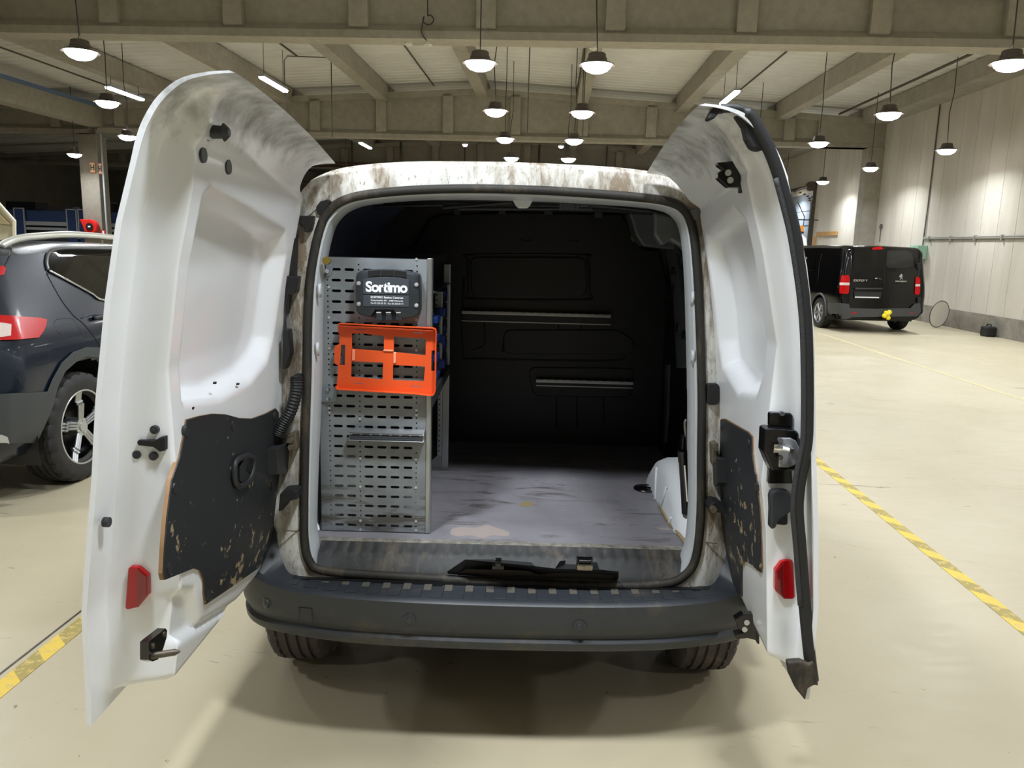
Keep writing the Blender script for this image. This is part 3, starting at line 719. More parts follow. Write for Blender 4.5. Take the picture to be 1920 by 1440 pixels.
groove([(885, 478), (1090, 478), (1102, 486), (1104, 545), (1092, 562), (890, 560), (879, 548), (878, 488)], .006, True)
groove([(870, 520), (868, 660), (900, 672), (1140, 676), (1170, 668)], .005)
groove([(1047, 606), (1047, 640), (1056, 656), (1069, 660), (1083, 654), (1090, 640), (1090, 606)], .004)
groove([(908, 600), (909, 640), (900, 652), (886, 656)], .004)
groove([(1043, 730), (1043, 800)], .004); groove([(1082, 730), (1082, 800)], .004); groove([(1131, 730), (1131, 790)], .004)
groove([(970, 620), (950, 630), (942, 660)], .006); groove([(975, 449), (985, 453), (996, 450)], .004); groove([(1063, 450), (1074, 454), (1086, 450)], .004)
groove([(880, 850), (1060, 842), (1180, 850), (1232, 852)], .01)
# raised fields
for pl_ in ([(882, 482), (1098, 482), (1100, 556), (884, 556)], [(944, 618), (1160, 618), (1190, 640), (1186, 664), (944, 664)], [(990, 688), (1190, 690), (1185, 745), (1000, 742)]):
    b = B(); q = [wy(*p, YB) for p in pl_]; prism(b, rounded([(v.x, v.z) for v in q], .04), lambda a, c, d: (a, d, c), YB-.010, YB+.005); bmesh.ops.recalc_face_normals(b, faces=b.faces); obj('pressed_field', b, BULK, BH, bevel=.004)
# side walls and roof lining
XLW, XRW = -.665, .715
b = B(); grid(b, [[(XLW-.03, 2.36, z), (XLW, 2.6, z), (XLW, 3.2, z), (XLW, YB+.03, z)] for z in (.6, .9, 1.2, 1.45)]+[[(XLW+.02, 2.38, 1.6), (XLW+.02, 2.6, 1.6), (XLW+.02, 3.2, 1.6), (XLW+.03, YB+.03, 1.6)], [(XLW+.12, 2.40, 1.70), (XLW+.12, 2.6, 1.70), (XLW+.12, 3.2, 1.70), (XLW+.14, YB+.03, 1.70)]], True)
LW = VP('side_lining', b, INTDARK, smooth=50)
b = B()
for (px, py, w_, h_) in ((659, 414, 5, 9), (666, 408, 3, 4), (666, 420, 3, 4), (678, 416, 4, 8), (699, 402, 4, 6), (709, 418, 4, 5), (696, 419, 3, 3), (733, 409, 8, 34)):
    c = wx(px, py, XLW+.018); s = .0011*(c.y/2.5); s2 = s
    box(b, XLW+.0, XLW+.021, c.y-w_*s*1.6, c.y+w_*s*1.6, c.z-h_*s, c.z+h_*s)
obj('lining_holes', b, DARKPL, LW)
b = B(); grid(b, [[(XRW+(.02 if z < 1.1 else -.03), 2.40, z), (XRW+(.03 if z < 1.3 else .0), 2.8, z), (XRW, 3.2, z), (XRW, YB+.03, z)] for z in (.6, .9, 1.2, 1.45)]+[[(XRW-.09, 2.42, 1.6), (XRW-.04, 2.8, 1.6), (XRW-.02, 3.2, 1.6), (XRW-.03, YB+.03, 1.6)], [(XRW-.18, 2.44, 1.70), (XRW-.14, 2.8, 1.70), (XRW-.14, 3.2, 1.70), (XRW-.14, YB+.03, 1.70)]])
RW = VP('side_lining', b, mat('black_lining', '17181b', .5), smooth=50)
b = B(); box(b, -.60, .60, 2.42, YB+.05, 1.705, 1.715)
for y in (2.65, 2.95, 3.25): box(b, -.56, .56, y, y+.06, 1.69, 1.706)
VP('roof_lining', b, mat('roof_lining_dark', '2c2d31', .5), bevel=.004)
# right wall details: grey pillar with holes, strip of trim, belt guide
def rpoly(pts, X, m, name, parent=RW, t=.012, **kw):
    q = [wx(*p, X) for p in pts]; b = B(); prism(b, [(v.y, v.z) for v in q], lambda a, c, d: (d, a, c), X, X+t); bmesh.ops.recalc_face_normals(b, faces=b.faces); return obj(name, b, m, parent, **kw)
PX = XRW-.02
pp = rpoly([(1246, 470), (1258, 462), (1266, 458), (1272, 466), (1285, 500), (1294, 560), (1299, 640), (1300, 690), (1268, 690), (1266, 640), (1262, 560), (1255, 510)], PX, INTGREY, 'pillar_panel', bevel=.004)
rpoly([(1268, 476), (1272, 480), (1290, 600), (1299, 660), (1296, 664), (1284, 600)], PX-.004, mat('pillar_groove', '55585c', .5), 'pillar_groove', pp)
b = B()
for (px, py, r) in ((1261.5, 508, .012), (1265, 503, .005), (1267, 511, .005), (1281, 628, .012), (1285, 624, .005), (1286, 633, .005), (1279, 503, .009)):
    c = wx(px, py, PX); cyl(b, (PX-.004, c.y, c.z), (PX+.01, c.y, c.z), r*1.6, 12)
for (px, py) in ((1263, 541), (1270, 613)):
    c = wx(px, py, PX); box(b, PX-.004, PX+.01, c.y-.012, c.y+.012, c.z-.02, c.z+.02)
obj('pillar_holes', b, DARKPL, pp)
rpoly([(1231, 505), (1237, 503), (1246, 560), (1249, 598), (1243, 600), (1238, 560)], XRW-.01, mat('trim_grey_dark', '3a3c40', .5), 'belt_guide')
rpoly([(1247, 684), (1253, 684), (1250, 780), (1246, 830), (1244, 830)], XRW-.01, mat('trim_grey_mid', '66696d', .5), 'trim_strip')
rpoly([(1287, 696), (1300, 696), (1300, 738), (1290, 736), (1285, 728)], XRW-.03, INTGREY, 'trim_cap', bevel=.006, t=.03)
c = wy(1192, 445, YB-.005); b = B(); cyl(b, (c.x, YB+.02, c.z), (c.x, YB-.005, c.z), .022, 20); cyl(b, (c.x, YB-.0, c.z), (c.x, YB-.012, c.z), .012, 16); obj('fixing_ring', b, mat('ring_yellow', '8a8160', .5), BH)
# upper right corner of grey body inside
b = B(); q = [wy(*p, 3.45) for p in ((1180, 398), (1230, 400), (1290, 470), (1240, 466), (1206, 462), (1192, 440))]
prism(b, [(v.x, v.z) for v in q], lambda a, c, d: (a, d, c), 3.45, 3.6); bmesh.ops.recalc_face_normals(b, faces=b.faces); VP('corner_gusset', b, INTGREY, bevel=.01)
b = B(); q = [wy(*p, 2.75) for p in ((1226, 396), (1262, 404), (1285, 440), (1292, 480), (1275, 462), (1258, 452), (1240, 462), (1226, 440))]
prism(b, [(v.x, v.z) for v in q], lambda a, c, d: (a, d, c), 2.75, 2.8); bmesh.ops.recalc_face_normals(b, faces=b.faces); VP('corner_gusset', b, INTGREY, bevel=.01)
# wheel arches
def arch(x0, x1, name='wheel_arch_inner'):
    b = B(); n = 30; rows = []
    for (x, r) in ((x1, .462), (x0+.05*(1 if x1 > x0 else -1), .458), (x0+.02*(1 if x1 > x0 else -1), .445), (x0, .41), (x0-.002, .2), (x0-.002, .01)):
        rows.append([(x, 2.79+r*math.cos(t), .31+r*math.sin(t)) for t in [math.pi*(i/n) for i in range(n+1)]])
    grid(b, rows); bmesh.ops.recalc_face_normals(b, faces=b.faces)
    A = VP(name, b, WHITE_FLAT, smooth=60)
    for (a0, r0_, a1, r1_) in ((.42, .24, .44, .42), (.55, .26, .60, .42), (.68, .25, .70, .40)):
        b = B(); p = [(x0-.002, 2.79+r*math.cos(math.pi*a), .31+r*math.sin(math.pi*a)) for a, r in ((a0, r0_), ((a0+a1)/2, (r0_+r1_)/2), (a1, r1_))]
        tube(b, p, .0045, 6); obj('pressed_rib', b, WHITE_FLAT, A, smooth=True)
    return A
arch(.565, .75); arch(-.585, -.74)
b = B(); pts = [wz(px, py, ZF+.006) for px, py in ((1232, 905), (1236, 940), (1252, 975), (1272, 1000), (1288, 1022))]; tube(b, smooth_poly(pts, 4, False), .006, 6); VP('sealant_bead', b, mat('sealant', 'a8946a', .7), smooth=True)
# jack clipped behind the right arch
rt = thing('car_jack', 'black jack with wire hoop clipped at the right wheel arch inside the van', 'jack', (.575, 2.52, ZF))
def J(px, py, Y=2.50): p = wy(px, py, Y); return p-Vector((.575, 2.52, ZF))
b = B(); cyl(b, J(1281, 858), J(1287, 955), .016, 16); cyl(b, J(1280.5, 845), J(1281.5, 866), .018, 16); cyl(b, J(1286.5, 940), J(1287.5, 962), .017, 16); obj('jack_tube', b, BLACKMETAL, rt, smooth=40)
b = B(); cyl(b, J(1284, 872, 2.48), J(1289, 940, 2.48), .004, 8); obj('jack_screw', b, CHROME, rt)
b = B(); tube(b, smooth_poly([J(1297, 787), J(1288, 788), (J(1284.5, 792)), J(1286, 815), J(1292, 860), J(1296, 900)], 4, False), .005, 8); obj('wire_hoop', b, mat('wire_grey', '8b8b85', .4, .6), rt, smooth=True)
b = B(); box(b, *[v for a in zip(J(1276, 832), J(1284, 812)) for v in a][:2], -.04, .0, J(1276, 840).z, J(1276, 815).z); cyl(b, J(1292, 775), J(1295, 830), .012, 12); obj('clamp', b, BLACKMETAL, rt, bevel=.004)
# round floor ring
p = wz(1211, 917, ZF); b = B(); tube(b, [(p.x+.045*math.cos(t), p.y+.045*math.sin(t), ZF+.002) for t in [2*math.pi*i/24 for i in range(24)]], .005, 8, True); cyl(b, (p.x, p.y, ZF), (p.x, p.y, ZF+.002), .043, 24)
tube(b, [(p.x-.02, p.y+.02, ZF+.006), (p.x+.02, p.y-.01, ZF+.008)], .004, 6); VP('lashing_recess', b, BLACKMETAL, smooth=40)
# wear marks of the cargo floor (bare patches)
WEAR = mat('bare_floor_patch', '9d918b', .6)
def patch(pts, name, m, z=ZF):
    b = B(); q = [wz(*p, z) for p in pts]; prism(b, [(v.x, v.y) for v in smooth_poly([(v.x, v.y, 0) for v in q], 4)], lambda a, c, d: (a, c, d), z, z+.0008); bmesh.ops.recalc_face_normals(b, faces=b.faces); VP(name, b, m)
patch([(848, 992), (866, 988), (884, 990), (900, 988), (912, 984), (925, 988), (938, 992), (955, 1000), (950, 1006), (925, 1004), (905, 1009), (880, 1004), (860, 1006), (845, 1002)], 'bare_patch', WEAR)
patch([(976, 944), (984, 941), (997, 943), (999, 948), (985, 950), (978, 949)], 'bare_patch', mat('bare_wood_patch', '8a7a58', .6))

# sill trim
b = B(); rows = []
NS = 150
for j, (yy, zz) in enumerate(((2.346, .602), (2.335, .596), (2.315, .585), (2.300, .576), (2.285, .553), (2.268, .540), (2.262, .522))):
    row = []
    for i in range(NS+1):
        x = -.595+1.16*i/NS; dz = 0
        if j in (1, 2) and (i % 5) in (1, 2): dz = -.004
        e = sst(.50, .585, abs(x-XC-.0)); row.append((x, yy+.0*e, zz+dz+.012*e*(j/6)))
    rows.append(row)
grid(b, rows, True); bmesh.ops.recalc_face_normals(b, faces=b.faces); ST = VP('sill_trim', b, SILL, smooth=35)
def on_sill(px, py):
    # point on the sloping sill
    p = wz(px, py, .57)
    for _ in range(6):
        t = min(1, max(0, (2.346-p.y)/.084)); z = .602-.07*t; p = wz(px, py, z)
    return p
b = B()
for px, py, r in ((622, 1022, .016), (1257, 1045, .015)): p = on_sill(px, py); cyl(b, p+Vector((0, 0, .004)), p-Vector((0, 0, .02)), r*1.3, 20); 
obj('lashing_hole', b, BLACKMETAL, ST)
b = B()
for px, py, r in ((764, 1036, .014), (655, 1032, .006), (707, 1034, .006), (860, 1038, .006), (1013, 1044, .006), (1167, 1048, .007), (1221, 1051, .007)):
    p = on_sill(px, py); n = 16; vs = [b.verts.new(p+Vector((r*1.25*math.cos(2*math.pi*i/n), r*.9*math.sin(2*math.pi*i/n), .003-.6*r*math.sin(2*math.pi*i/n)*-1))) for i in range(n)]; b.faces.new(vs)
obj('sill_plug', b, DARKPL, ST)
def band(pts, name, m, d=.012, lift=.004, parent=ST):
    q = [on_sill(*p) for p in pts]; b = B(); A = [b.verts.new(v+Vector((0, -lift, lift))) for v in q]; C = [b.verts.new(v+Vector((0, d, -d))) for v in q]
    n = len(q); b.faces.new(A)
    for i in range(n): b.faces.new((A[i], C[i], C[(i+1) % n], A[(i+1) % n]))
    bmesh.ops.recalc_face_normals(b, faces=b.faces); return obj(name, b, m, parent, bevel=.002)
band([(838, 1072), (872, 1049), (992, 1049), (1003, 1062), (1040, 1066), (1050, 1052), (1075, 1050), (1120, 1055), (1124, 1068), (1160, 1072), (1160, 1084), (1040, 1082), (940, 1080)], 'latch_trim', mat('latch_trim_plastic', '252627', .5), lift=.002)
band([(858, 1075), (874, 1068), (925, 1069), (990, 1071), (1010, 1078), (1045, 1074), (1075, 1075), (1130, 1078), (1150, 1080), (1150, 1083), (1040, 1081), (940, 1078)], 'rust_dust', mat('dust_brown', '4a4136', .8), lift=.003)
p = on_sill(934, 1063); b = B(); box(b, p.x-.018, p.x+.018, p.y-.012, p.y+.01, p.z-.004, p.z+.008); box(b, p.x-.010, p.x+.010, p.y-.002, p.y+.01, p.z+.008, p.z+.026); cyl(b, (p.x, p.y-.02, p.z+.012), (p.x, p.y+.01, p.z+.012), .009, 14); obj('striker', b, BLACKMETAL, ST, bevel=.002)
p = on_sill(1096, 1060); b = B(); box(b, p.x-.024, p.x+.024, p.y-.014, p.y-.004, p.z-.012, p.z+.006); obj('striker_plate', b, mat('rusty_chrome', 'a09a8e', .25, .9, noise='5c4a38', nscale=60), ST, bevel=.003)
b = B(); box(b, p.x-.024, p.x+.024, p.y-.002, p.y+.014, p.z-.01, p.z+.022); tube(b, [p+Vector((-.02, -.006, .004)), p+Vector((-.018, -.008, .018)), p+Vector((.018, -.008, .018)), p+Vector((.02, -.006, .004))], .0035, 8); obj('striker', b, BLACKMETAL, ST, bevel=.003)
# bars between seal and bumper
b = B(); box(b, -.665, .645, 2.236, 2.26, .44, .519); VP('sill_gap', b, DARKPL)
for a, c in ((556, 648), (669, 808), (829, 1036), (1059, 1201), (1223, 1322)):
    p0, p1 = wz(a, 1105, .500), wz(c, 1112, .500); b = B(); prism(b, [(2.200, .494), (2.216, .511), (2.235, .511), (2.235, .49), (2.204, .488)], lambda u, v, d: (d, u, v), p0.x, p1.x); bmesh.ops.recalc_face_normals(b, faces=b.faces); VP('bumper_bar', b, mat('bar_plastic', '303338', .5), bevel=.002)
# bumper
PL = smooth_poly([(0, 2.100, 0), (.2, 2.103, 0), (.4, 2.115, 0), (.55, 2.138, 0), (.68, 2.178, 0), (.77, 2.235, 0), (.825, 2.31, 0), (.85, 2.39, 0), (.855, 2.46, 0)], 10, False)
PL = [Vector((-p.x, p.y, 0)) for p in PL[::-1][:-1]]+PL
PR = [(.155, .490), (.145, .496), (.12, .510), (.02, .521), (.008, .520), (.0, .513), (.0, .49), (.002, .455), (.006, .430), (.018, .412), (.019, .404), (.010, .392), (.012, .372), (.022, .362), (.10, .357)]
rows = []
for i, p in enumerate(PL):
    a = PL[max(0, i-1)]; c = PL[min(len(PL)-1, i+1)]; t = (c-a).normalized(); n = Vector((-t.y, t.x, 0)); e = sst(.60, .85, abs(p.x)); e2 = sst(.70, .855, abs(p.x))
    row = []
    for d, z in PR:
        up = sst(.47, .52, z); dd = d*(1-.45*e2) if d > .05 else d
        row.append(Vector((p.x+XC, p.y, 0))+n*dd+Vector((0, 0, z+.02*e*up+(.15*e2 if z < .512 and d > .1 and z > .4 else 0)+(.09*e2 if d > .1 and z > .505 else 0)-.012*e*(1-up))))
    rows.append(row)
b = B(); grid(b, rows); bmesh.ops.recalc_face_normals(b, faces=b.faces)
BU = VP('rear_bumper', b, BUMPER, smooth=40)
b = B()
for i in range(-11, 12):
    x = .0635*i; y0 = interp([(p.x, p.y) for p in PL], x); w_ = .019
    if abs(x) > .70: continue
    for yy, zz in ((0, 0),):
        box(b, x+XC-w_, x+XC+w_, y0+.026, y0+.118, .507, .5225)
for f in b.verts:
    if f.co.z > .52: f.co.z = .5235-(f.co.y-interp([(p.x, p.y) for p in PL], f.co.x-XC)-.026)*.11
obj('tread_pad', b, BUMPER, BU, bevel=.002)
b = B()
for i in range(-11, 11):
    x = .0635*(i+.5); y0 = interp([(p.x, p.y) for p in PL], x)
    if abs(x) < .68: box(b, x+XC-.0115, x+XC+.0115, y0+.080, y0+.13, .508, .5135)
obj('dust_film', b, mat('dust_film', '524e46', .8), BU)['kind'] = 'stuff'
def on_bump(px, py):
    p = wy(px, py, 2.12)
    for _ in range(6): y = interp([(q.x, q.y) for q in PL], p.x-XC); p = wy(px, py, y)
    return p
for px, py in ((768, 1162), (1087, 1175)):
    b = B(); p = on_bump(px, py); cyl(b, p+Vector((0, .01, 0)), p+Vector((0, -.003, 0)), .019, 24); cyl(b, p, p+Vector((0, -.006, 0)), .010, 20); obj('parking_sensor', b, mat('sensor_plastic', '2b2f33', .4), BU, bevel=.002)
p = on_bump(497, 1131); b = B(); n = Vector((-.75, -.66, 0)); cyl(b, p-n*.02, p+n*.002, .017, 24); cyl(b, p, p+n*.004, .009, 20); obj('parking_sensor', b, mat('sensor_plastic', '2b2f33', .4), BU, bevel=.002)
for px, py in ((572, 1150),):
    p0 = on_bump(561, 1137); p1 = on_bump(586, 1165); b = B(); yb = min(p0.y, p1.y); 
    tube(b, [on_bump(560, 1168), on_bump(560, 1139), on_bump(584, 1141), on_bump(586, 1172)], .0012, 5); obj('tow_cover_line', b, DARKPL, BU)
# wheels
def tyre_rows(r, w_, n=120, grooves=4):
    """lathe rows: (x, radius) around X axis"""
    hw = w_/2; pr = [(-hw*.62, r*.60), (-hw*.92, r*.68), (-hw, r*.82), (-hw*.93, r*.93), (-hw*.80, r*.985)]
    gx = [-.52, -.18, .18, .52]
    for g in gx: pr += [(hw*(g-.055), r*.999), (hw*(g-.045), r*.972), (hw*(g+.045), r*.972), (hw*(g+.055), r*.999)]
    pr += [(hw*.80, r*.985), (hw*.93, r*.93), (hw, r*.82), (hw*.92, r*.68), (hw*.62, r*.60)]
    rows = []
    for k, (x, rr) in enumerate(pr):
        row = []
        for i in range(n):
            t = 2*math.pi*i/n; q = rr
            if (i % 4 == 0) and (k in (3, 4, 5, len(pr)-4, len(pr)-5, len(pr)-6)): q = rr*.965
            row.append((x, q*math.cos(t), q*math.sin(t)))
        rows.append(row)
    return rows
def rim(bm, r, w_, spokes=5, off=0):
    n = 48
    grid(bm, [[(x, rr*math.cos(2*math.pi*i/n), rr*math.sin(2*math.pi*i/n)) for i in range(n)] for x, rr in ((w_*.42, r*1.02), (w_*.46, r), (w_*.40, r*.93), (w_*.1, r*.90), (-w_*.4, r*.95))], closed=True)
    cyl(bm, (-.01, 0, 0), (0, 0, 0), r*.9, 32)
    cyl(bm, (0, 0, 0), (w_*.36, 0, 0), r*.2, 24)
    for k in range(spokes):
        a = 2*math.pi*k/spokes+off; ca, sa = math.cos(a), math.sin(a)
        for da in (-.10, .10):
            c1, s1 = math.cos(a+da*2.2), math.sin(a+da*2.2); c2, s2 = math.cos(a+da), math.sin(a+da)
            p0 = Vector((w_*.36, r*.12*c1, r*.12*s1)); p1 = Vector((w_*.42, r*.94*c2, r*.94*s2)); tube(bm, [p0, (p0+p1)/2, p1], [r*.07, r*.055, r*.06], 6, squash=1.0)
def wheel(name, x, y, z, r, w_, parent, tm, rimm, side=1, spokes=5, rr=.62, n=120):
    b = B(); grid(b, tyre_rows(r, w_, n), closed=True); bmesh.ops.recalc_face_normals(b, faces=b.faces)
    o = obj(name, b, tm, parent, smooth=35); o.location = (x, y, z)
    if side < 0: o.rotation_euler = (0, 0, math.pi)
    b = B(); rim(b, r*rr, w_, spokes); bmesh.ops.recalc_face_normals(b, faces=b.faces); rr_ = obj('wheel_rim', b, rimm, o, smooth=35); return o
VW = mat('steel_rim', '3b3d40', .4, .5)
for x, y, s in ((-.735, 2.755, -1), (.715, 2.755, 1), (-.735, 5.42, -1), (.715, 5.42, 1)): wheel('wheel', x, y, .31, .312, .205, VAN, TYRE, VW, s)
for s in (-1, 1):
    for yc in (2.755, 5.42):
        b = B(); tube(b, [(XC+s*.895, yc+.36*math.cos(t), .33+.36*math.sin(t)) for t in [math.pi*.80*i/14 for i in range(15)]], .022, 8); VP('arch_trim', b, BUMPER, smooth=True)
# pillar hardware
def pbox(pxs, m, name, d0=-.03, d1=.02, r=0, parent=VAN, bev=.003):
    q = [fy(*p) for p in pxs]; y = sum(v.y for v in q)/len(q); b = B(); prism(b, [(v.x, v.z) for v in q], lambda a, c, d: (a, d, c), y+d0, y+d1); bmesh.ops.recalc_face_normals(b, faces=b.faces); return obj(name, b, m, parent, bevel=bev)
HW = mat('hinge_dark', '2a2826', .5, .4)
pbox([(548, 405), (592, 405), (590, 420), (586, 434), (575, 436), (574, 422), (548, 420)], HW, 'check_bracket', -.03, .03)
pbox([(1316, 422), (1352, 424), (1352, 448), (1322, 442), (1316, 432)], HW, 'check_bracket', -.03, .03)
pbox([(594, 388), (602, 378), (618, 374), (622, 378), (604, 404), (596, 402)], RUBBER, 'buffer_pad', -.012, .01)
pbox([(1292, 395), (1303, 390), (1315, 400), (1316, 410), (1308, 415), (1300, 412)], mat('buffer_grey', '5d5d5a', .6), 'buffer_pad', -.012, .01)
pbox([(1324, 722), (1328, 718), (1343, 718), (1347, 724), (1347, 754), (1342, 758), (1328, 758), (1324, 752)], RUBBER, 'pillar_plug', -.014, .01)
HS = mat('hinge_dirty', '6b6355', .5, .3)
for pts in ([(545, 812), (560, 806), (562, 838), (545, 842)], [(1330, 828), (1342, 826), (1342, 866), (1331, 866)]): pbox(pts, HS, 'door_hinge', -.03, .02)
for (a, c) in (((552, 820), (552, 832)), ((1336, 834), (1337, 856))):
    b = B()
    for p_ in (a, c): p = fy(*p_); cyl(b, p+Vector((0, -.03, 0)), p+Vector((0, -.045, 0)), .008, 12)
    VP('hinge_bolt', b, HS)
pbox([(536, 914), (562, 908), (568, 910), (568, 924), (546, 930), (540, 946), (532, 948)], RUBBER, 'check_strap', -.06, .02)
pbox([(1320, 936), (1330, 930), (1346, 936), (1356, 946), (1356, 962), (1346, 950), (1322, 948)], RUBBER, 'check_strap', -.06, .02)
b = B()
for p_ in ((1327, 941), (548, 948)): p = fy(*p_); cyl(b, p+Vector((0, -.06, 0)), p+Vector((0, -.075, 0)), .010, 14)
VP('hinge_bolt', b, HS)
# dark brackets up the left pillar, hose
for pts in ([(550, 440), (560, 440), (556, 520), (548, 520)], [(548, 516), (565, 518), (560, 548), (546, 552), (540, 590), (540, 516)], [(538, 616), (548, 616), (550, 660), (540, 690), (534, 690)]): pbox(pts, DARKPL, 'pillar_bracket', -.035, .01)
b = B(); pts = smooth_poly([fy(*p)+Vector((0, -.04, 0)) for p in ((563, 702), (562, 730), (552, 765), (538, 790), (528, 810))], 12, False)
tube(b, pts, [.017+.003*(i % 2) for i in range(len(pts))], 10); VP('corrugated_hose', b, RUBBER, smooth=False)
pbox([(552, 706), (556, 700), (567, 700), (569, 706), (569, 730), (552, 730)], RUBBER, 'hose_boot', -.05, .01)
b = B(); p = fy(556, 900); 
for y_ in (995, 1000): pass
tube(b, [fy(531, 994), fy(550, 996), fy(563, 995)], .002, 5); tube(b, [fy(1323, 1017), fy(1345, 1019)], .002, 5); VP('pillar_seam', b, mat('seam_brown', '6b5a46', .7))
# header details inside the opening top
b = B()
def hb(x0, x1, y0, y1, Y=2.5, t=.03): p0 = wy(x0, y0, Y); p1 = wy(x1, y1, Y); box(b, p0.x, p1.x, Y, Y+t, p1.z, p0.z)
hb(1049, 1054, 376, 394); hb(1081, 1086, 376, 394); hb(1054, 1081, 380, 392, 2.51); hb(1086, 1104, 377, 388, 2.51)
VP('lamp_bracket', b, mat('bracket_grey', '3e4044', .45), bevel=.002)
b = B(); q = [wy(*p, 2.47) for p in ((960, 374), (1000, 374), (994, 386), (989, 391), (972, 391), (967, 386))]; prism(b, [(v.x, v.z) for v in q], lambda a, c, d: (a, d, c), 2.46, 2.475); bmesh.ops.recalc_face_normals(b, faces=b.faces); VP('latch_bracket', b, INNERWHITE, bevel=.004)
b = B(); 
b.free()
for a, c in (((700, 388), (830, 384)), ((830, 390), (960, 380)), ((1104, 384), (1230, 398)), ((860, 392), (1110, 392))): b = B(); tube(b, [wy(*a, 2.9), wy(*c, 2.9)], .006, 6); VP('roof_bow', b, mat('bow_grey', '3a3b3e', .5))
for a_ in ((935, 948, 388, 402), (1021, 1036, 386, 402), (1115, 1130, 392, 408), (850, 862, 392, 402)): b = B(); hb(*a_, 3.3, .05); VP('roof_tab', b, mat('bow_grey', '3a3b3e', .5), bevel=.002)
c = fy(611, 489); b = B(); cyl(b, c+Vector((0, -.0, 0)), c+Vector((0, .02, 0)), .012, 16); VP('flange_plug', b, mat('plug_ochre', '7c6a2c', .5))
b = B()
for p_ in ((598, 545), (594, 655), (1300, 560), (1300, 670)): c = fy(*p_); tube(b, [c+Vector((0, .008, .02)), c+Vector((0, .003, 0)), c+Vector((0, .008, -.02))], .006, 8)
VP('flange_dimple', b, INNERWHITE, smooth=True)

# ------------------------------------------------------------------ doors of the van
class Door:
    def __init__(s, ox, oy, side, wo, wf, wh, W, Wj):
        s.o = Vector((ox, oy, 0)); s.side = side; s.wo, s.wf, s.wh, s.W, s.Wj = wo, wf, wh, W, Wj
    def P(s, u, w_, z): return Vector((s.o.x-s.side*w_, s.o.y-u, z))     # left door side=-1 -> inside is +X
    def wi(s, u, z): k = u/s.Wj; return interp(s.wh, z)*(1-k)+interp(s.wf, z)*k
    def wout(s, u, z): return interp(s.wo, z)
    def inner(s, px, py, off=0):
        w_ = .12
        for _ in range(12):
            p = wx(px, py, s.o.x-s.side*w_); u = s.o.y-p.y; w_ = s.wi(max(0, min(s.Wj, u)), p.z)+off
        return Vector((u, p.z, w_))
    def ju(s, px, py, u): p = wy(px, py, s.o.y-u); return Vector(((s.o.x-p.x)*s.side, p.z))   # (w,z) on plane u
def make_door(D, rec, name, ztopdrop, low=None, recd=.05):
    NU, zs = 150, [.47+.0095*i for i in range(131)]
    zs = [z for z in zs if z <= 1.70]
    OT = D.top_o; IT = D.top_i
    def arcs(pts, n=12):
        P = smooth_poly([(a, 0, c) for a, c in pts], 6, False); return [(p.x, p.z) for p in P]
    us = [i/NU for i in range(NU+1)]; us = sorted(set([round(D.W*u, 4) for u in us]+[D.Wj, D.Wj+.008, D.Wj+.016, D.Wj+.024]))
    O_ = []; I_ = []
    for u in us:
        drop = ztopdrop*(1-u/D.W)**1.7
        ro = []; ri = []; ti = arcs(IT(u)); to = arcs(OT(u))
        for z in zs: ro.append((D.wout(u, z), z)); ri.append((D.wi(min(u, D.Wj), z), z))
        for (a, c), (e, f) in zip(to, ti): ro.append((a, c)); ri.append((e, f))
        # lower the crown toward the hinge
        ro = [(a, c-drop*sst(1.35, 1.86, c)) for a, c in ro]; ri = [(a, c-drop*sst(1.35, 1.86, c)) for a, c in ri]
        O_.append(ro); I_.append(ri)
    NK = len(O_[0]); b = B(); inn = []; out = []
    for iu, u in enumerate(us):
        ri = []; ro = []
        for k in range(NK):
            (a, c), (e, f) = O_[iu][k], I_[iu][k]
            m = sst(.0, .03, u-D.us)*(1-sst(D.Wj, D.Wj+.024, u))*sst(D.zb, D.zb+.035, f)
            tk = (k-len(zs))/(NK-len(zs)); 
            if tk > .25: m *= 1-sst(.25, 1, tk)
            if rec: m2 = 1-sst(.0, .050, -sdf(rec, u, f)); e = e-recd*(1-m2)
            e = max(e, a+.012)
            if low: e -= .024*sst(0, .03, -sdf(low, u, f))
            fl = .006 + .010*sst(.02, .05, u-D.Wj-.02)*0
            w_ = a+fl+(e-a-fl)*m; z = c+(f-c)*m
            ri.append(D.P(u, w_, z)); 
            nn = .0 if k < len(zs) else .004
            ro.append(D.P(u, a-.006, c+nn))
        inn.append(ri); out.append(ro)
    # hinge side start
    Vi = [[b.verts.new(p) for p in r] for r in inn]; Vo = [[b.verts.new(p) for p in r] for r in out]
    for V_, fl in ((Vi, 0), (Vo, 1)):
        for i in range(len(us)-1):
            if us[i+1] <= D.us: continue
            for k in range(NK-1):
                f = (V_[i][k], V_[i][k+1], V_[i+1][k+1], V_[i+1][k]); b.faces.new(f if fl else f[::-1])
    i0 = next(i for i in range(len(us)) if us[i+1] > D.us)
    def strip(A, C):
        for (a1, a2), (c1, c2) in zip(zip(A, A[1:]), zip(C, C[1:])): b.faces.new((a1, a2, c2, c1))
    strip(Vi[i0], Vo[i0]); strip(Vi[-1], Vo[-1]); strip([r[0] for r in Vi[i0:]], [r[0] for r in Vo[i0:]]); strip([r[-1] for r in Vi[i0:]], [r[-1] for r in Vo[i0:]])
    loose = [v for v in b.verts if not v.link_faces]; bmesh.ops.delete(b, geom=loose, context='VERTS')
    bmesh.ops.recalc_face_normals(b, faces=b.faces)
    for f in b.faces:   # grimy hood band above the inner pressing
        c = f.calc_center_median()
    o = obj(name, b, D.paint, VAN, smooth=65); return o
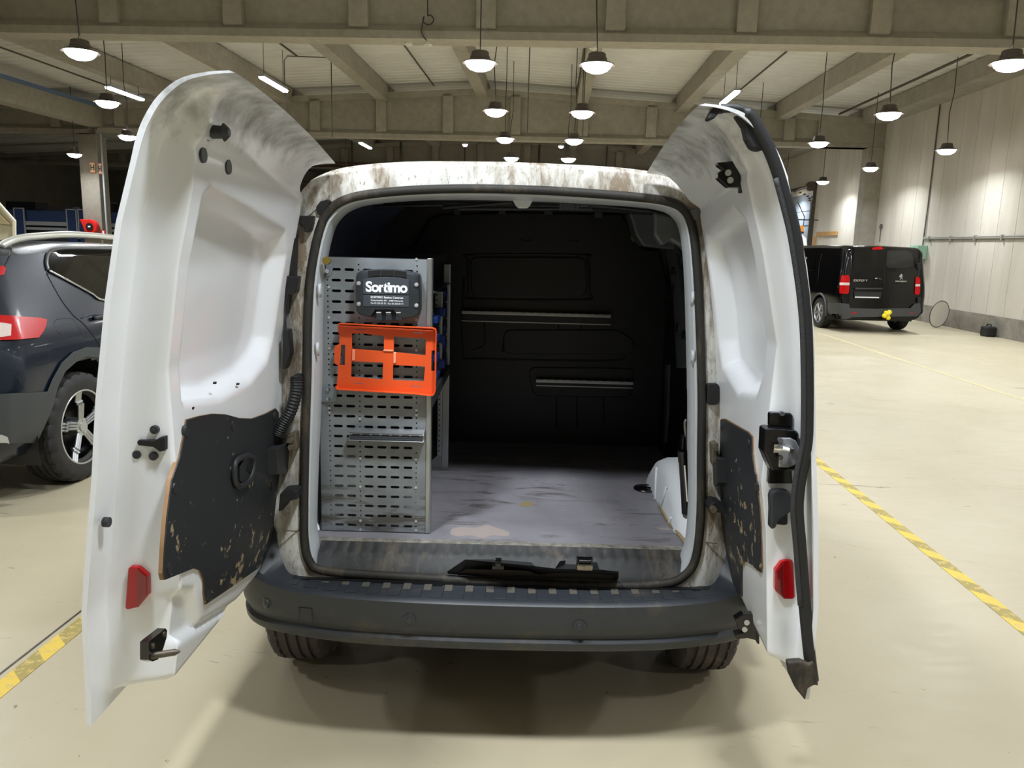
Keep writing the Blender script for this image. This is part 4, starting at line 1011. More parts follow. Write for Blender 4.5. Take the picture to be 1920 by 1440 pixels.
DL = Door(-.85, 2.40, -1, [(.47, -.072), (.51, -.069), (.74, -.063), (.92, -.038), (1.04, -.02), (1.21, 0), (1.42, .034), (1.57, .065), (1.73, .114)],
          [(.47, .07), (.7, .105), (.9, .113), (1.26, .103), (1.49, .137), (1.65, .175), (1.80, .19)],
          [(.47, .072), (.68, .118), (.96, .137), (1.24, .144), (1.58, .193), (1.72, .215), (1.8, .22)], .845, .745)
DL.us = .02; DL.zb = .50
DL.top_o = lambda u: [(.112, 1.722), (.128, 1.76), (.157, 1.803), (.20, 1.838), (.25, 1.853), (.30, 1.858)]
DL.top_i = lambda u: [(DL.wi(min(u, DL.Wj), 1.71), 1.712), (DL.wi(min(u, DL.Wj), 1.71)+.004, 1.735), (.212, 1.762), (.235, 1.795), (.265, 1.830), (.295, 1.850)]
def door_paint(name, zline):
    t = NT(name); b = t.b; v = t.coord(); f = t.noise(16, t.coord((1, 1, 1)), 10, .6, .1); g = t.noise(3, v, 4, .5)
    sep = t.n('ShaderNodeSeparateXYZ'); t.l(v, sep.inputs[0]); mr = t.n('ShaderNodeMapRange'); mr.inputs[1].default_value = zline; mr.inputs[2].default_value = zline+.09; mr.inputs[3].default_value = -.32; mr.inputs[4].default_value = .0
    t.l(sep.outputs[2], mr.inputs[0]); a = t.n('ShaderNodeMath', operation='ADD'); t.l(f, a.inputs[0]); t.l(mr.outputs[0], a.inputs[1])
    k = t.ramp(a.outputs[0], [(.36, (0, 0, 0)), (.72, (1, 1, 1))]); c = t.mix(k, hexc('e9ecf0'), hexc('8c8e8b'))
    t.l(c, b.inputs['Base Color']); b.inputs['Roughness'].default_value = .3; b.inputs['Coat Weight'].default_value = .5; b.inputs['Coat Roughness'].default_value = .08
    return t.m
DL.paint = door_paint('door_paint', 1.70)
recL = [(.17, 1.19), (.12, 1.25), (.10, 1.50), (.14, 1.575), (.66, 1.665), (.70, 1.64), (.70, 1.17), (.5, 1.14), (.3, 1.15)]
lowL = [(.66, .56), (.60, .70), (.66, .74), (.72, .72), (.735, .56)]
lowL = [(v[0], v[1]) for v in (DL.inner(*p) for p in ((312, 1118), (345, 1098), (366, 1098), (372, 1120), (376, 1160), (470, 1105), (480, 1112), (400, 1170), (318, 1222), (306, 1180)))]
LDoor = make_door(DL, recL, 'rear_door', .088, lowL)
LDoor['label'] = 'wide left rear door'
DR = Door(.80, 2.40, 1, [(.47, .055), (.7, .055), (.9, .074), (1.09, .098), (1.38, .131), (1.52, .160), (1.71, .221)],
          [(.47, .12), (.86, .157), (.99, .18), (1.33, .171), (1.54, .221), (1.75, .285), (1.8, .29)],
          [(.47, .066), (.72, .128), (1.0, .149), (1.27, .185), (1.61, .237), (1.75, .26), (1.8, .265)], .665, .565)
DR.us = .02; DR.zb = .50
DR.top_o = lambda u: [(.219, 1.705), (.244, 1.755), (.280, 1.800), (.32, 1.833), (.365, 1.848), (.41, 1.853)]
DR.top_i = lambda u: [(DR.wi(min(u, DR.Wj), 1.71), 1.712), (DR.wi(min(u, DR.Wj), 1.71)+.003, 1.735), (.295, 1.762), (.32, 1.795), (.35, 1.825), (.395, 1.845)]
DR.paint = DL.paint
recR = [(.12, 1.20), (.08, 1.28), (.06, 1.52), (.08, 1.60), (.42, 1.66), (.50, 1.62), (.50, 1.25), (.46, 1.18), (.3, 1.155)]
RDoor = make_door(DR, recR, 'rear_door', .088, None, .06)
RDoor['label'] = 'narrow right rear door'

def plug(D, door, px, py, r, name, m, h=.003, oval=1.0, n=18):
    u, z, w_ = D.inner(px, py); b = B(); 
    A = [b.verts.new(D.P(u+r*math.cos(t), w_+h, z+r*oval*math.sin(t))) for t in [2*math.pi*i/n for i in range(n)]]
    C = [b.verts.new(D.P(u+r*1.1*math.cos(t), w_-.004, z+r*1.1*oval*math.sin(t))) for t in [2*math.pi*i/n for i in range(n)]]
    b.faces.new(A)
    for i in range(n): b.faces.new((A[i], C[i], C[(i+1) % n], A[(i+1) % n]))
    bmesh.ops.recalc_face_normals(b, faces=b.faces); return obj(name, b, m, door, smooth=40)
def ipoly(D, door, pts, name, m, h=.008, base=-.006, parent=None, bev=.002, sm=False, step=.035):
    q = [D.inner(*p) for p in pts]; b = B(); vs = [b.verts.new((v[0], v[1], 0)) for v in q]; b.faces.new(vs)
    for ax in (0, 1):
        lo, hi = min(v[ax] for v in q), max(v[ax] for v in q); n = max(1, int((hi-lo)/step))
        for k in range(1, n):
            c = lo+(hi-lo)*k/n; bmesh.ops.bisect_plane(b, geom=b.verts[:]+b.edges[:]+b.faces[:], plane_co=(c, 0, 0) if ax == 0 else (0, c, 0), plane_no=(1, 0, 0) if ax == 0 else (0, 1, 0))
    bmesh.ops.triangulate(b, faces=b.faces[:])
    r = bmesh.ops.extrude_face_region(b, geom=b.faces[:]); top = {g for g in r['geom'] if isinstance(g, bmesh.types.BMVert)}
    for v in b.verts:
        u, z = v.co.x, v.co.y; v.co = D.P(u, D.wi(max(0, min(D.Wj, u)), z)+(h if v in top else base), z)
    bmesh.ops.recalc_face_normals(b, faces=b.faces)
    return obj(name, b, m, door, smooth=30)
def jpoly(D, door, pts, u, name, m, d0=-.006, d1=.004, bev=.0015):
    q = [D.ju(*p, u) for p in pts]; b = B()
    prism(b, [(v[0], v[1]) for v in q], lambda a, c, d: D.P(u+d, a, c), d0, d1); bmesh.ops.recalc_face_normals(b, faces=b.faces); return obj(name, b, m, door, bevel=bev)
def shrink(pts, k):
    cx = sum(p[0] for p in pts)/len(pts); cy = sum(p[1] for p in pts)/len(pts); return [(cx+(x-cx)*k, cy+(y-cy)*k) for x, y in pts]
# left door fittings
def gapline(D, door, rec, d, name='panel_gap', k=.90):
    cx = sum(p[0] for p in rec)/len(rec); cz = sum(p[1] for p in rec)/len(rec); q = []
    for v in smooth_poly([(x, 0, z) for x, z in rec], 5):
        x, z = cx+(v.x-cx)*k, cz+(v.z-cz)*(k+.02)
        q.append(D.P(x, max(D.wi(x, z)-d, D.wout(x, z)+.018), z))
    b = B(); tube(b, q, .0030, 6, True); return obj(name, b, mat('gap_grey', '3c3d3d', .6), door, smooth=True)
gapline(DL, LDoor, recL, .043)
gapline(DR, RDoor, recR, .053)
PANL = [(347, 787), (372, 780), (395, 776), (420, 777), (445, 784), (470, 785), (495, 776), (514, 766), (519, 773), (522, 810), (523, 850), (520, 890), (512, 960), (504, 1015), (495, 1045), (480, 1066), (440, 1094), (382, 1133), (379, 1110), (378, 1085), (371, 1069), (360, 1065), (340, 1073), (305, 1087), (302, 1075), (305, 1020), (309, 970), (318, 900), (334, 855), (342, 815)]
pn = ipoly(DL, LDoor, PANL, 'lining_panel', WOODP, .006)
ipoly(DL, LDoor, shrink(PANL, 1.003), 'panel_edge', mat('plywood_edge', '8a6a48', .7), .003)
for px, py in ((432, 798), (344, 808), (511, 780), (322, 915), (311, 1065), (386, 1115), (486, 1050), (441, 1080), (505, 910)): plug(DL, LDoor, px, py, .010, 'panel_screw', BLACKPL, .009, 1.2, 10)
def ring_handle(D, door, pts, name):
    q = [D.inner(*p, .012) for p in pts]; b = B(); tube(b, smooth_poly([D.P(v[0], v[2], v[1]) for v in q], 4), .0085, 8, True); return obj(name, b, BLACKPL, door, smooth=True)
ring_handle(DL, LDoor, [(440, 872), (448, 860), (466, 855), (475, 862), (474, 880), (466, 902), (450, 912), (440, 900)], 'grab_handle')
ipoly(DL, LDoor, [(441, 875), (450, 860), (468, 857), (474, 864), (472, 885), (465, 902), (450, 910), (441, 900)], 'handle_well', mat('well_plastic', '1c1d1f', .35), .012)
ipoly(DL, LDoor, [(456, 868), (470, 864), (471, 878), (462, 888), (454, 882)], 'handle_hole', mat('hole_black', '050505', .6), .0145)
ipoly(DL, LDoor, [(496, 842), (520, 830), (523, 833), (522, 882), (516, 886), (498, 889)], 'strap_housing', BLACKPL, .035, bev=.004)
b = B(); v = DL.inner(404, 248, .0); v0 = DL.inner(380, 247, 0); P0 = DL.P(v0[0], v0[2]-.01, v0[1]); ax = Vector((1, 0, 0))
for a, c, r1, r2 in ((0, .022, .019, .019), (.022, .03, .011, .011), (.03, .055, .014, .013), (.055, .066, .019, .009)): cyl(b, P0+ax*a, P0+ax*c, r1, 20, r2)
obj('rubber_stop', b, BLACKPL, LDoor, smooth=40)
for px, py in ((380, 290), (427, 313)): plug(DL, LDoor, px, py, .0165, 'rubber_plug', BLACKPL, .004, 1.0)
for px, py in ((404, 718), (447, 720), (362, 765)): plug(DL, LDoor, px, py, .006, 'drain_hole', DARKPL, .001, .5)
jpoly(DL, LDoor, [(257, 829), (260, 825), (290, 826), (300, 820), (309, 819), (309, 845), (300, 847), (288, 838), (260, 835)], .764, 'latch_slot', mat('hole_black', '050505', .6), -.02, .002)
for px, py in ((285, 808), (252, 855), (283, 858)):
    c = DL.ju(px, py, .770); b = B(); cyl(b, DL.P(.75, c[0], c[1]), DL.P(.762, c[0], c[1]), .0095, 16); cyl(b, DL.P(.762, c[0], c[1]), DL.P(.764, c[0], c[1]), .004, 10); obj('latch_bolt', b, BLACKPL, LDoor, bevel=.001)
c = wx(203, 979, DL.o.x-.028+.016); b = B(); cyl(b, (c.x-.01, c.y, c.z), (c.x+.003, c.y, c.z), .011, 16); obj('rubber_plug', b, BLACKPL, LDoor, bevel=.001)
RFL = [(243, 1064), (247, 1060), (262, 1061), (280, 1077), (280, 1114), (262, 1136), (241, 1141), (237, 1137)]
jpoly(DL, LDoor, RFL, .762, 'door_reflector', REDGL, -.01, .008, .003)
jpoly(DL, LDoor, [(260, 1062), (278, 1078), (278, 1113), (261, 1134)], .762, 'reflector_facet', mat('red_reflector_dark', '7c0510', .2, coat=.8), .006, .0092, .001)
br = ipoly(DL, LDoor, [(268, 1204), (272, 1200), (300, 1178), (303, 1182), (302, 1195), (296, 1215), (286, 1236), (276, 1240), (268, 1237)], 'lower_latch', BLACKMETAL, .012, bev=.003)
v = DL.inner(293, 1230, .02); b = B(); cyl(b, DL.P(v[0], v[2]-.01, v[1]), DL.P(v[0]-.01, v[2]+.035, v[1]+.004), .007, 14); cyl(b, DL.P(v[0]-.01, v[2]+.035, v[1]+.004), DL.P(v[0]-.012, v[2]+.045, v[1]+.005), .007, 14, .002); obj('latch_pin', b, STEEL, LDoor, smooth=40)
for px, py in ((276, 1211), (297, 1189)): plug(DL, LDoor, px, py, .006, 'latch_rivet', STEEL, .014, 1, 10)
v = DL.inner(460, 187); 
def hood_hole(D, door, pts):
    pass
# right door fittings
PANR = [(1354, 787), (1362, 787), (1385, 800), (1405, 811), (1413, 820), (1414, 850), (1420, 890), (1426, 950), (1429, 1000), (1431, 1060), (1430, 1073), (1424, 1069), (1410, 1057), (1399, 1052), (1393, 1060), (1393, 1118), (1375, 1095), (1362, 1070), (1357, 1020), (1355, 950), (1353, 860)]
ipoly(DR, RDoor, PANR, 'lining_panel', WOODP, .006)
ipoly(DR, RDoor, shrink(PANR, 1.010), 'panel_edge', mat('plywood_edge', '8a6a48', .7), .003)
ipoly(DR, RDoor, [(1345, 853), (1352, 852), (1364, 862), (1366, 905), (1360, 912), (1346, 902)], 'strap_housing', BLACKPL, .03, bev=.004)
for px, py in ((1357, 800), (1408, 832), (1422, 912), (1357, 930), (1360, 1040), (1396, 1030), (1426, 1062)): plug(DR, RDoor, px, py, .009, 'panel_screw', BLACKPL, .009, 1.2, 10)
# latch on the free edge
UJ = .575
jpoly(DR, RDoor, [(1441, 775), (1445, 772), (1480, 773), (1484, 778), (1484, 800), (1441, 798)], UJ, 'latch_mount', BLACKMETAL, -.01, .012, .003)
jpoly(DR, RDoor, [(1425, 798), (1434, 797), (1482, 800), (1488, 806), (1488, 868), (1482, 875), (1437, 874), (1423, 840)], UJ, 'latch_box', BLACKMETAL, -.01, .04, .005)
jpoly(DR, RDoor, [(1449, 813), (1470, 813), (1480, 818), (1486, 830), (1486, 850), (1478, 862), (1466, 867), (1449, 866)], UJ, 'latch_plate', mat('latch_plate', 'b9bcc2', .35, .6), .03, .046, .002)
b = B(); q = [DR.ju(*p, UJ+.05) for p in ((1453, 840), (1465, 838), (1480, 841), (1488, 842))]; tube(b, [DR.P(UJ+.05+d, v[0], v[1]) for v, d in zip(q, (0, .012, .012, -.01))], .006, 8)
q = DR.ju(1456, 840, UJ+.05); box(b, *sorted((DR.P(0, q[0]+.008, 0).x, DR.P(0, q[0]-.008, 0).x)), DR.o.y-UJ-.055, DR.o.y-UJ-.04, q[1]-.01, q[1]+.01)
obj('latch_striker', b, CHROME, RDoor, smooth=40)
for px, py in ((1461, 824), (1461, 856), (1473, 780)):
    q = DR.ju(px, py, UJ+.04); b = B(); d = .05 if py > 800 else .016; cyl(b, DR.P(UJ+d-.01, q[0], q[1]), DR.P(UJ+d+.002, q[0], q[1]), .006, 14); obj('latch_bolt', b, mat('bolt_grey', '77797c', .35, .7), RDoor, bevel=.001)
jpoly(DR, RDoor, [(1440, 874), (1482, 875), (1484, 905), (1438, 905)], UJ, 'latch_mount', BLACKMETAL, -.01, .01, .003)
jpoly(DR, RDoor, [(1449, 960), (1474, 960), (1474, 980), (1468, 982), (1450, 980)], UJ, 'lever_guide', BLACKPL, -.01, .012, .002)
jpoly(DR, RDoor, [(1437, 925), (1440, 915), (1452, 912), (1470, 914), (1479, 924), (1481, 938), (1476, 952), (1462, 962), (1453, 968), (1448, 982), (1440, 986), (1437, 980), (1438, 950)], UJ, 'release_lever', BLACKPL, .005, .03, .005)
RFR = [(1451, 1066), (1462, 1050), (1470, 1047), (1483, 1047), (1485, 1052), (1488, 1116), (1484, 1120), (1467, 1120), (1451, 1104)]
jpoly(DR, RDoor, RFR, UJ, 'door_reflector', REDGL, -.01, .012, .003)
jpoly(DR, RDoor, [(1453, 1067), (1466, 1052), (1467, 1118), (1453, 1103)], UJ, 'reflector_facet', mat('red_reflector_dark', '7c0510', .2, coat=.8), .010, .0135, .001)
# hinge plates that reach toward the opening (black, with two bright rivets)
def hplate(pts, u, riv, name='locking_bracket'):
    o = jpoly(DR, RDoor, pts, u, name, BLACKMETAL, -.02, .006, .002)
    for px, py in riv:
        q = DR.ju(px, py, u+.006); b = B(); cyl(b, DR.P(u+.004, q[0], q[1]), DR.P(u+.009, q[0], q[1]), .0075, 14); obj('bracket_rivet', b, mat('rivet_light', 'c6c8c8', .4, .3), o)
hplate([(1344, 305), (1390, 301), (1391, 352), (1364, 352), (1345, 335), (1345, 325), (1355, 318), (1345, 311)], .50, ((1365, 324), (1369, 338)))
hplate([(1386, 300), (1392, 300), (1392, 362), (1388, 362)], .503, ())
hplate([(1377, 1160), (1393, 1150), (1421, 1152), (1421, 1200), (1400, 1195), (1380, 1197), (1377, 1188), (1394, 1184), (1385, 1178)], .40, ((1400, 1167), (1396, 1180)))
hplate([(1417, 1142), (1422, 1142), (1423, 1206), (1419, 1206)], .404, ())
# rubber seal of the right door
US = .655
SL = [(1352, 203), (1372, 203), (1392, 207), (1410, 222), (1425, 248), (1445, 285), (1463, 335), (1478, 390), (1490, 440), (1500, 500), (1508, 560), (1513, 620), (1515, 700), (1515, 780), (1513, 830), (1503, 880), (1497, 920), (1495, 960), (1500, 1020), (1505, 1090), (1511, 1160), (1518, 1230), (1524, 1275)]
q = [DR.ju(*p, US) for p in SL]; pts = smooth_poly([DR.P(US, v[0], v[1]) for v in q], 5, False)
b = B(); tube(b, pts, [.010 if i < 12 else .0145 for i in range(len(pts))], 10, squash=1.0); SE = obj('door_seal', b, RUBBER, RDoor, smooth=True)
b = B(); tube(b, [p+Vector((-.013, -.008, 0)) for p in pts[30:-12]], .0065, 8); obj('seal_bead', b, mat('seal_bead_rubber', '2e2f31', .6, bump=(260, .5)), SE, smooth=True)
jpoly(DR, RDoor, [(1408, 222), (1400, 202), (1380, 196), (1372, 203), (1380, 222), (1392, 240), (1397, 262), (1407, 280), (1422, 285), (1436, 278), (1426, 250)], US-.01, 'seal_corner', RUBBER, -.02, .012, .006)
jpoly(DR, RDoor, [(1322, 225), (1334, 203), (1356, 203), (1358, 212), (1344, 214), (1336, 224), (1326, 228)], .64, 'seal_end', RUBBER, -.01, .02, .004)
jpoly(DR, RDoor, [(1474, 1238), (1500, 1236), (1514, 1242), (1522, 1236), (1532, 1282), (1524, 1280), (1512, 1286), (1507, 1309), (1490, 1288), (1478, 1262)], .665, 'seal_flap', RUBBERD, -.01, .012, .004)
# bright outer skin sliver beyond the seal and hood hole
for D, door, px, py in ((DL, LDoor, 459, 187),):
    p = wz(px, py, 1.80); b = B(); cyl(b, (p.x, p.y, p.z-.0), (p.x, p.y, p.z+.004), .010, 14)

# ================================================================== WHAT IS INSIDE THE VAN
SY = 2.43                                   # the perforated end panel stands here
SH = thing('van_shelving', 'galvanised perforated shelving unit along the left inside of the van', 'shelving', (0, 0, 0))
def S(px, py, Y=SY): p = wy(px, py, Y); return (p.x, p.z)
xl, xr = S(601, 850)[0], S(800, 740)[0]; zb, zt = .603, S(700, 484)[1]
loops = [[(xl, zb), (xr, zb), (xr, zt), (xl, zt)]]
cols = [S(px, 740)[0] for px in (633.5, 657.5, 691, 715.8, 740.5, 765.3)]; hc = [S(px, 740)[0] for px in (617.5, 674.5, 781)]
nr = 27; dz = (zt-zb)/26.75
for i in range(nr):
    z = zt-.004-dz*i
    if i > 0 and z > zb+.012:
        for k, x in enumerate(cols): loops.append(slot(x, z, .0295, .0085))
    for j in (0, 1):
        zz = z-dz*.5*j
        if zb+.01 < zz < zt-.006:
            for x in hc:
                if random.random() > .06: loops.append(circ(x, zz, .0027, 8))
me = plate(loops, .0016, lambda a, c, d: (a, SY+d, c)); obj('end_panel', me, PERF, SH)
b = B(); x2 = S(808.5, 740)[0]; box(b, xr-.001, xr+.012, SY-.006, SY+.02, zb, zt+.004)
box(b, xr+.0105, x2, SY-.003, SY+.035, zb, zt+.004); obj('front_post', b, ALU, SH, bevel=.002)
b = B(); box(b, xl, xr, SY+.001, SY+.05, zt-.002, zt+.001); box(b, xl, xr, SY+.048, SY+.05, zt-.03, zt); obj('top_lip', b, mat('dark_lip', '3a3d42', .4, .4), SH)
b = B()
for px, py in ((781, 486), (781, 600), (781, 657), (617, 538), (617, 595), (618, 653), (675, 785), (781, 769), (781, 778), (618, 765), (618, 773), (676, 859), (780, 861), (780, 914), (676, 912), (676, 993), (780, 994), (676, 976), (780, 977)):
    x, z = S(px, py); cyl(b, (x, SY, z), (x, SY-.003, z), .0042, 10)
obj('rivets', b, mat('rivet_zinc', 'd0d3d3', .3, .5), SH)['kind'] = 'stuff'
# connector plates, aluminium rail low on the panel
def spoly(pts, Y0, Y1, name, m, parent=SH, bev=.001):
    b = B(); prism(b, [S(*p) for p in pts], lambda a, c, d: (a, d, c), Y0, Y1); bmesh.ops.recalc_face_normals(b, faces=b.faces); return obj(name, b, m, parent, bevel=bev)
CP = mat('connector_zinc', '8f9aa3', .35, .6)
spoly([(597, 724), (626, 724), (632, 730), (632, 748), (628, 753), (597, 753)], SY-.006, SY-.001, 'connector_plate', CP)
spoly([(612, 487), (622, 488), (626, 500), (621, 515), (612, 520)], SY-.006, SY-.001, 'connector_plate', CP)
b = B()
for px, py in ((617, 729), (617, 747), (615, 508), (614, 490)): x, z = S(px, py); cyl(b, (x, SY-.005, z), (x, SY-.012, z), .007, 6)
obj('bolt_heads', b, CHROME, SH)
b = B(); x0, z0 = S(658, 805); x1, z1 = S(797, 824)
prism(b, [(SY-.002, z0+.006), (SY-.036, z0-.002), (SY-.038, z0-.007), (SY-.033, z0-.009), (SY-.033, z1+.004), (SY-.038, z1), (SY-.002, z1)], lambda a, c, d: (d, a, c), x0, x1); bmesh.ops.recalc_face_normals(b, faces=b.faces)
rl = obj('tool_rail', b, ALU, SH, bevel=.0006)
b = B(); box(b, x0+.003, x1-.003, SY-.0365, SY-.030, z1+.002, z0-.011)
obj('rail_insert', b, mat('rail_grey', '454b54', .45), rl, bevel=.0005)
b = B()
for k in range(4): box(b, x0+.003, x1-.003, SY-.0372, SY-.035, z1+.004+k*.0065, z1+.0055+k*.0065)
obj('rail_ribs', b, mat('rail_grey_dark', '2a2e35', .45), rl)
b = B()
for k in range(7): xx = x0+.012+k*(x1-x0-.02)/7; box(b, xx, xx+.024, SY-.0385, SY-.034, z0-.0075, z0-.005)
obj('rail_slots', b, DARKPL, rl)
# body of the rack behind the panel: uprights, trays, back
XF = x2-.004
def shx(px, py): return wx(px, py, XF)
b = B(); yr = 3.19; box(b, XF-.03, XF-.002, yr-.0, yr+.03, ZF, wy(865, 496, yr).z); box(b, XF-.05, XF-.03, yr+.0, yr+.004, ZF, wy(865, 700, yr).z); o_ = obj('rear_post', b, ALU, SH, bevel=.002)
b = B(); prism(b, [(XF-.03, ZF), (XF-.085, ZF), (XF-.085, ZF+.02), (XF-.05, ZF+.055), (XF-.03, ZF+.055)], lambda a, c, d: (a, d, c), yr-.002, yr+.002); cyl(b, (XF-.072, yr-.002, ZF+.012), (XF-.072, yr-.012, ZF+.012), .007, 8); obj('post_foot', b, METAL, SH)
b = B(); 
for k in range(20): z = ZF+.03+k*.0225; cyl(b, (XF-.041, yr-.001, z), (XF-.041, yr+.0, z), .0032, 8)
obj('post_holes', b, DARKPL, o_)
b = B(); zt2 = 1.045; box(b, -.62, XF-.0, SY+.02, yr+.03, zt2, zt2+.003); box(b, XF-.003, XF, SY+.02, yr, zt2-.035, zt2+.0); obj('shelf_tray', b, mat('tray_steel', '55585c', .4, .5), SH)
b = B(); box(b, -.62, XF-.0, SY+.02, yr+.03, 1.385, 1.388); obj('shelf_tray', b, mat('tray_steel', '55585c', .4, .5), SH)
b = B(); box(b, -.632, -.628, SY+.02, yr+.03, ZF, 1.46); box(b, -.62, XF-.02, yr+.031, yr+.033, .98, 1.5); obj('back_panel', b, mat('rack_back', '2e3034', .5), SH)
# second upright carrying the drawers
ym = shx(831, 620).y; b = B(); zz0, zz1 = wy(831, 690, ym).z, wy(831, 547, ym).z
box(b, XF-.032, XF-.004, ym-.002, ym+.03, zz0, zz1); o_ = obj('drawer_post', b, ALU, SH, bevel=.0015)
b = B()
for k in range(14): z = zz1-.012-k*(zz1-zz0-.02)/14; cyl(b, (XF-.025, ym-.0035, z), (XF-.025, ym-.001, z), .0032, 8)
obj('post_holes', b, DARKPL, o_)
# blue drawers stacked in the rack
DRB = None
n = 0
for j, (y0, y1) in enumerate(((SY+.04, ym-.01), (ym+.04, yr-.02))):
    for i in range(5):
        z0 = 1.05+i*.066; n += 1
        row = ('bottom', 'second lowest', 'middle', 'second highest', 'top')[i]; col_ = ('front', 'rear')[j]
        if j == 0 and i == 4: continue
        r = thing('assortment_box', f'{row} blue assortment box of the {col_} stack in the van shelving', 'box', (0, 0, 0), 0, 'blue assortment boxes in the van shelving')
        b = B(); box(b, -.61, XF-.012, y0, y1, z0, z0+.060); obj('drawer_box', b, mat('navy_drawer', '14233f', .45), r, bevel=.003)
        b = B(); ym_ = (y0+y1)/2; box(b, XF-.012, XF+.004 if j == 0 else XF-.004, ym_-.05, ym_+.05, z0+.03, z0+.052); obj('drawer_grip', b, NAVYPL, r, bevel=.003)
for k, (py0, py1) in enumerate(((577, 593), (627, 643), (674, 690))):
    r = thing('shelf_clip', ('upper', 'middle', 'lower')[k]+' bright blue clip on the drawer post beside the orange frame', 'clip', (0, 0, 0), 0, 'blue clips on the drawer post')
    p0 = wy(809, py0, ym-.01); p1 = wy(834, py1, ym-.01); b = B(); box(b, p0.x, p1.x, ym-.022, ym-.006, p1.z, p0.z); obj('clip_body', b, NAVYPL, r, bevel=.002)
    b = B(); cyl(b, ((p0.x+p1.x)/2-.002, ym-.022, (p0.z+p1.z)/2+.003), ((p0.x+p1.x)/2-.002, ym-.025, (p0.z+p1.z)/2+.003), .004, 10); obj('screw', b, mat('bolt_grey', '77797c', .35, .7), r)
# black case with the print
CY = 2.425
CS = thing('first_aid_case', 'black plastic wall case with white lettering on the perforated panel', 'case', (0, 0, 0))
def c5(pts): return [(570+x/4.5, 460+y/4.5) for x, y in pts]
OUTC = c5([(437, 255), (445, 232), (480, 212), (560, 205), (650, 201), (740, 204), (860, 215), (945, 232), (972, 245), (980, 275), (985, 400), (984, 540), (975, 580), (950, 598), (900, 612), (820, 620), (800, 600), (765, 545), (600, 545), (570, 590), (555, 606), (500, 596), (460, 580), (442, 555), (438, 480), (435, 400)])
b = B(); base = [S(*p, CY-.03) for p in OUTC]; cx_ = sum(p[0] for p in base)/len(base); cz_ = sum(p[1] for p in base)/len(base)
rows = []
for k, y in ((1.0, CY), (1.0, CY-.022), (.985, CY-.034), (.955, CY-.041), (.90, CY-.043)): rows.append([(cx_+(x-cx_)*k, y, cz_+(z-cz_)*k) for x, z in base])
V = grid(b, rows, closed=True); f = b.faces.new(V[-1]); bmesh.ops.triangulate(b, faces=[f]); bmesh.ops.recalc_face_normals(b, faces=b.faces); cb = obj('case_lid', b, GREYPL, CS, smooth=35)
def cpoly(pts, y0, y1, name, m, parent=CS, bev=.0008):
    b = B(); prism(b, [S(*p, CY-.045) for p in c5(pts)], lambda a, c, d: (a, d, c), y0, y1); bmesh.ops.recalc_face_normals(b, faces=b.faces); return obj(name, b, m, parent, bevel=bev)
cpoly([(498, 290), (560, 272), (690, 266), (810, 274), (885, 292), (885, 415), (498, 410)], CY-.0455, CY-.04, 'title_field', mat('case_field', '3b4148', .5))
cpoly([(498, 420), (885, 425), (885, 520), (498, 515)], CY-.045, CY-.04, 'address_field', mat('case_field', '3b4148', .5))
cpoly([(540, 213), (640, 206), (640, 258), (540, 268)], CY-.046, CY-.03, 'grip_ridge', DARKPL); cpoly([(648, 206), (750, 208), (750, 262), (648, 258)], CY-.046, CY-.03, 'grip_ridge', DARKPL); cpoly([(758, 208), (862, 220), (862, 274), (758, 263)], CY-.046, CY-.03, 'grip_ridge', DARKPL)
cpoly([(560, 606), (600, 548), (765, 548), (815, 622), (790, 640), (640, 640), (600, 622)], CY-.030, CY, 'case_base', DARKPL)
for x0_ in (604, 686, 770):
    cpoly([(x0_+5, 575), (x0_+48, 575), (x0_+58, 636), (x0_-2, 636)], CY-.042, CY-.02, 'snap_latch', GREYPL, bev=.003)
    cpoly([(x0_+4, 564), (x0_+46, 564), (x0_+44, 574), (x0_+6, 574)], CY-.044, CY-.03, 'latch_glint', mat('latch_light', 'a8aaa8', .4))
for px, py in ((461, 321), (948, 332), (462, 494), (948, 507)):
    x, z = S(*c5([(px, py)])[0], CY-.045); b = B(); cyl(b, (x, CY-.038, z), (x, CY-.047, z), .0062, 16); cyl(b, (x, CY-.047, z), (x, CY-.0485, z), .003, 8); obj('case_screw', b, mat('screw_light', 'c9ccce', .35, .5), CS, bevel=.001)
x, z = S(*c5([(697, 357)])[0], CY-.046); me = text('Sortimo', .043, lambda a, c, d: (x+a, CY-.0465-d, z+c), .0006, .0015, .90, 1.0); obj('case_lettering', me, TEXTW, CS)
for s, py, sz, bo, sx in (('SORTIMO Station Centrum', 441, .0088, .00022, 1.0), ('Schaarbeeklei 491 - 1800 Vilvoorde', 467, .0074, .00005, .93), ('Tel: 02 253 03 73 - Fax: 02 253 03 71', 492, .0074, .00005, .90)):
    x2_, z2_ = S(*c5([(700, py)])[0], CY-.046); me = text(s, sz, lambda a, c, d: (x2_+a, CY-.0462-d, z2_+c), .0004, bo, 1.0, sx); obj('case_lettering', me, TEXTW, CS)
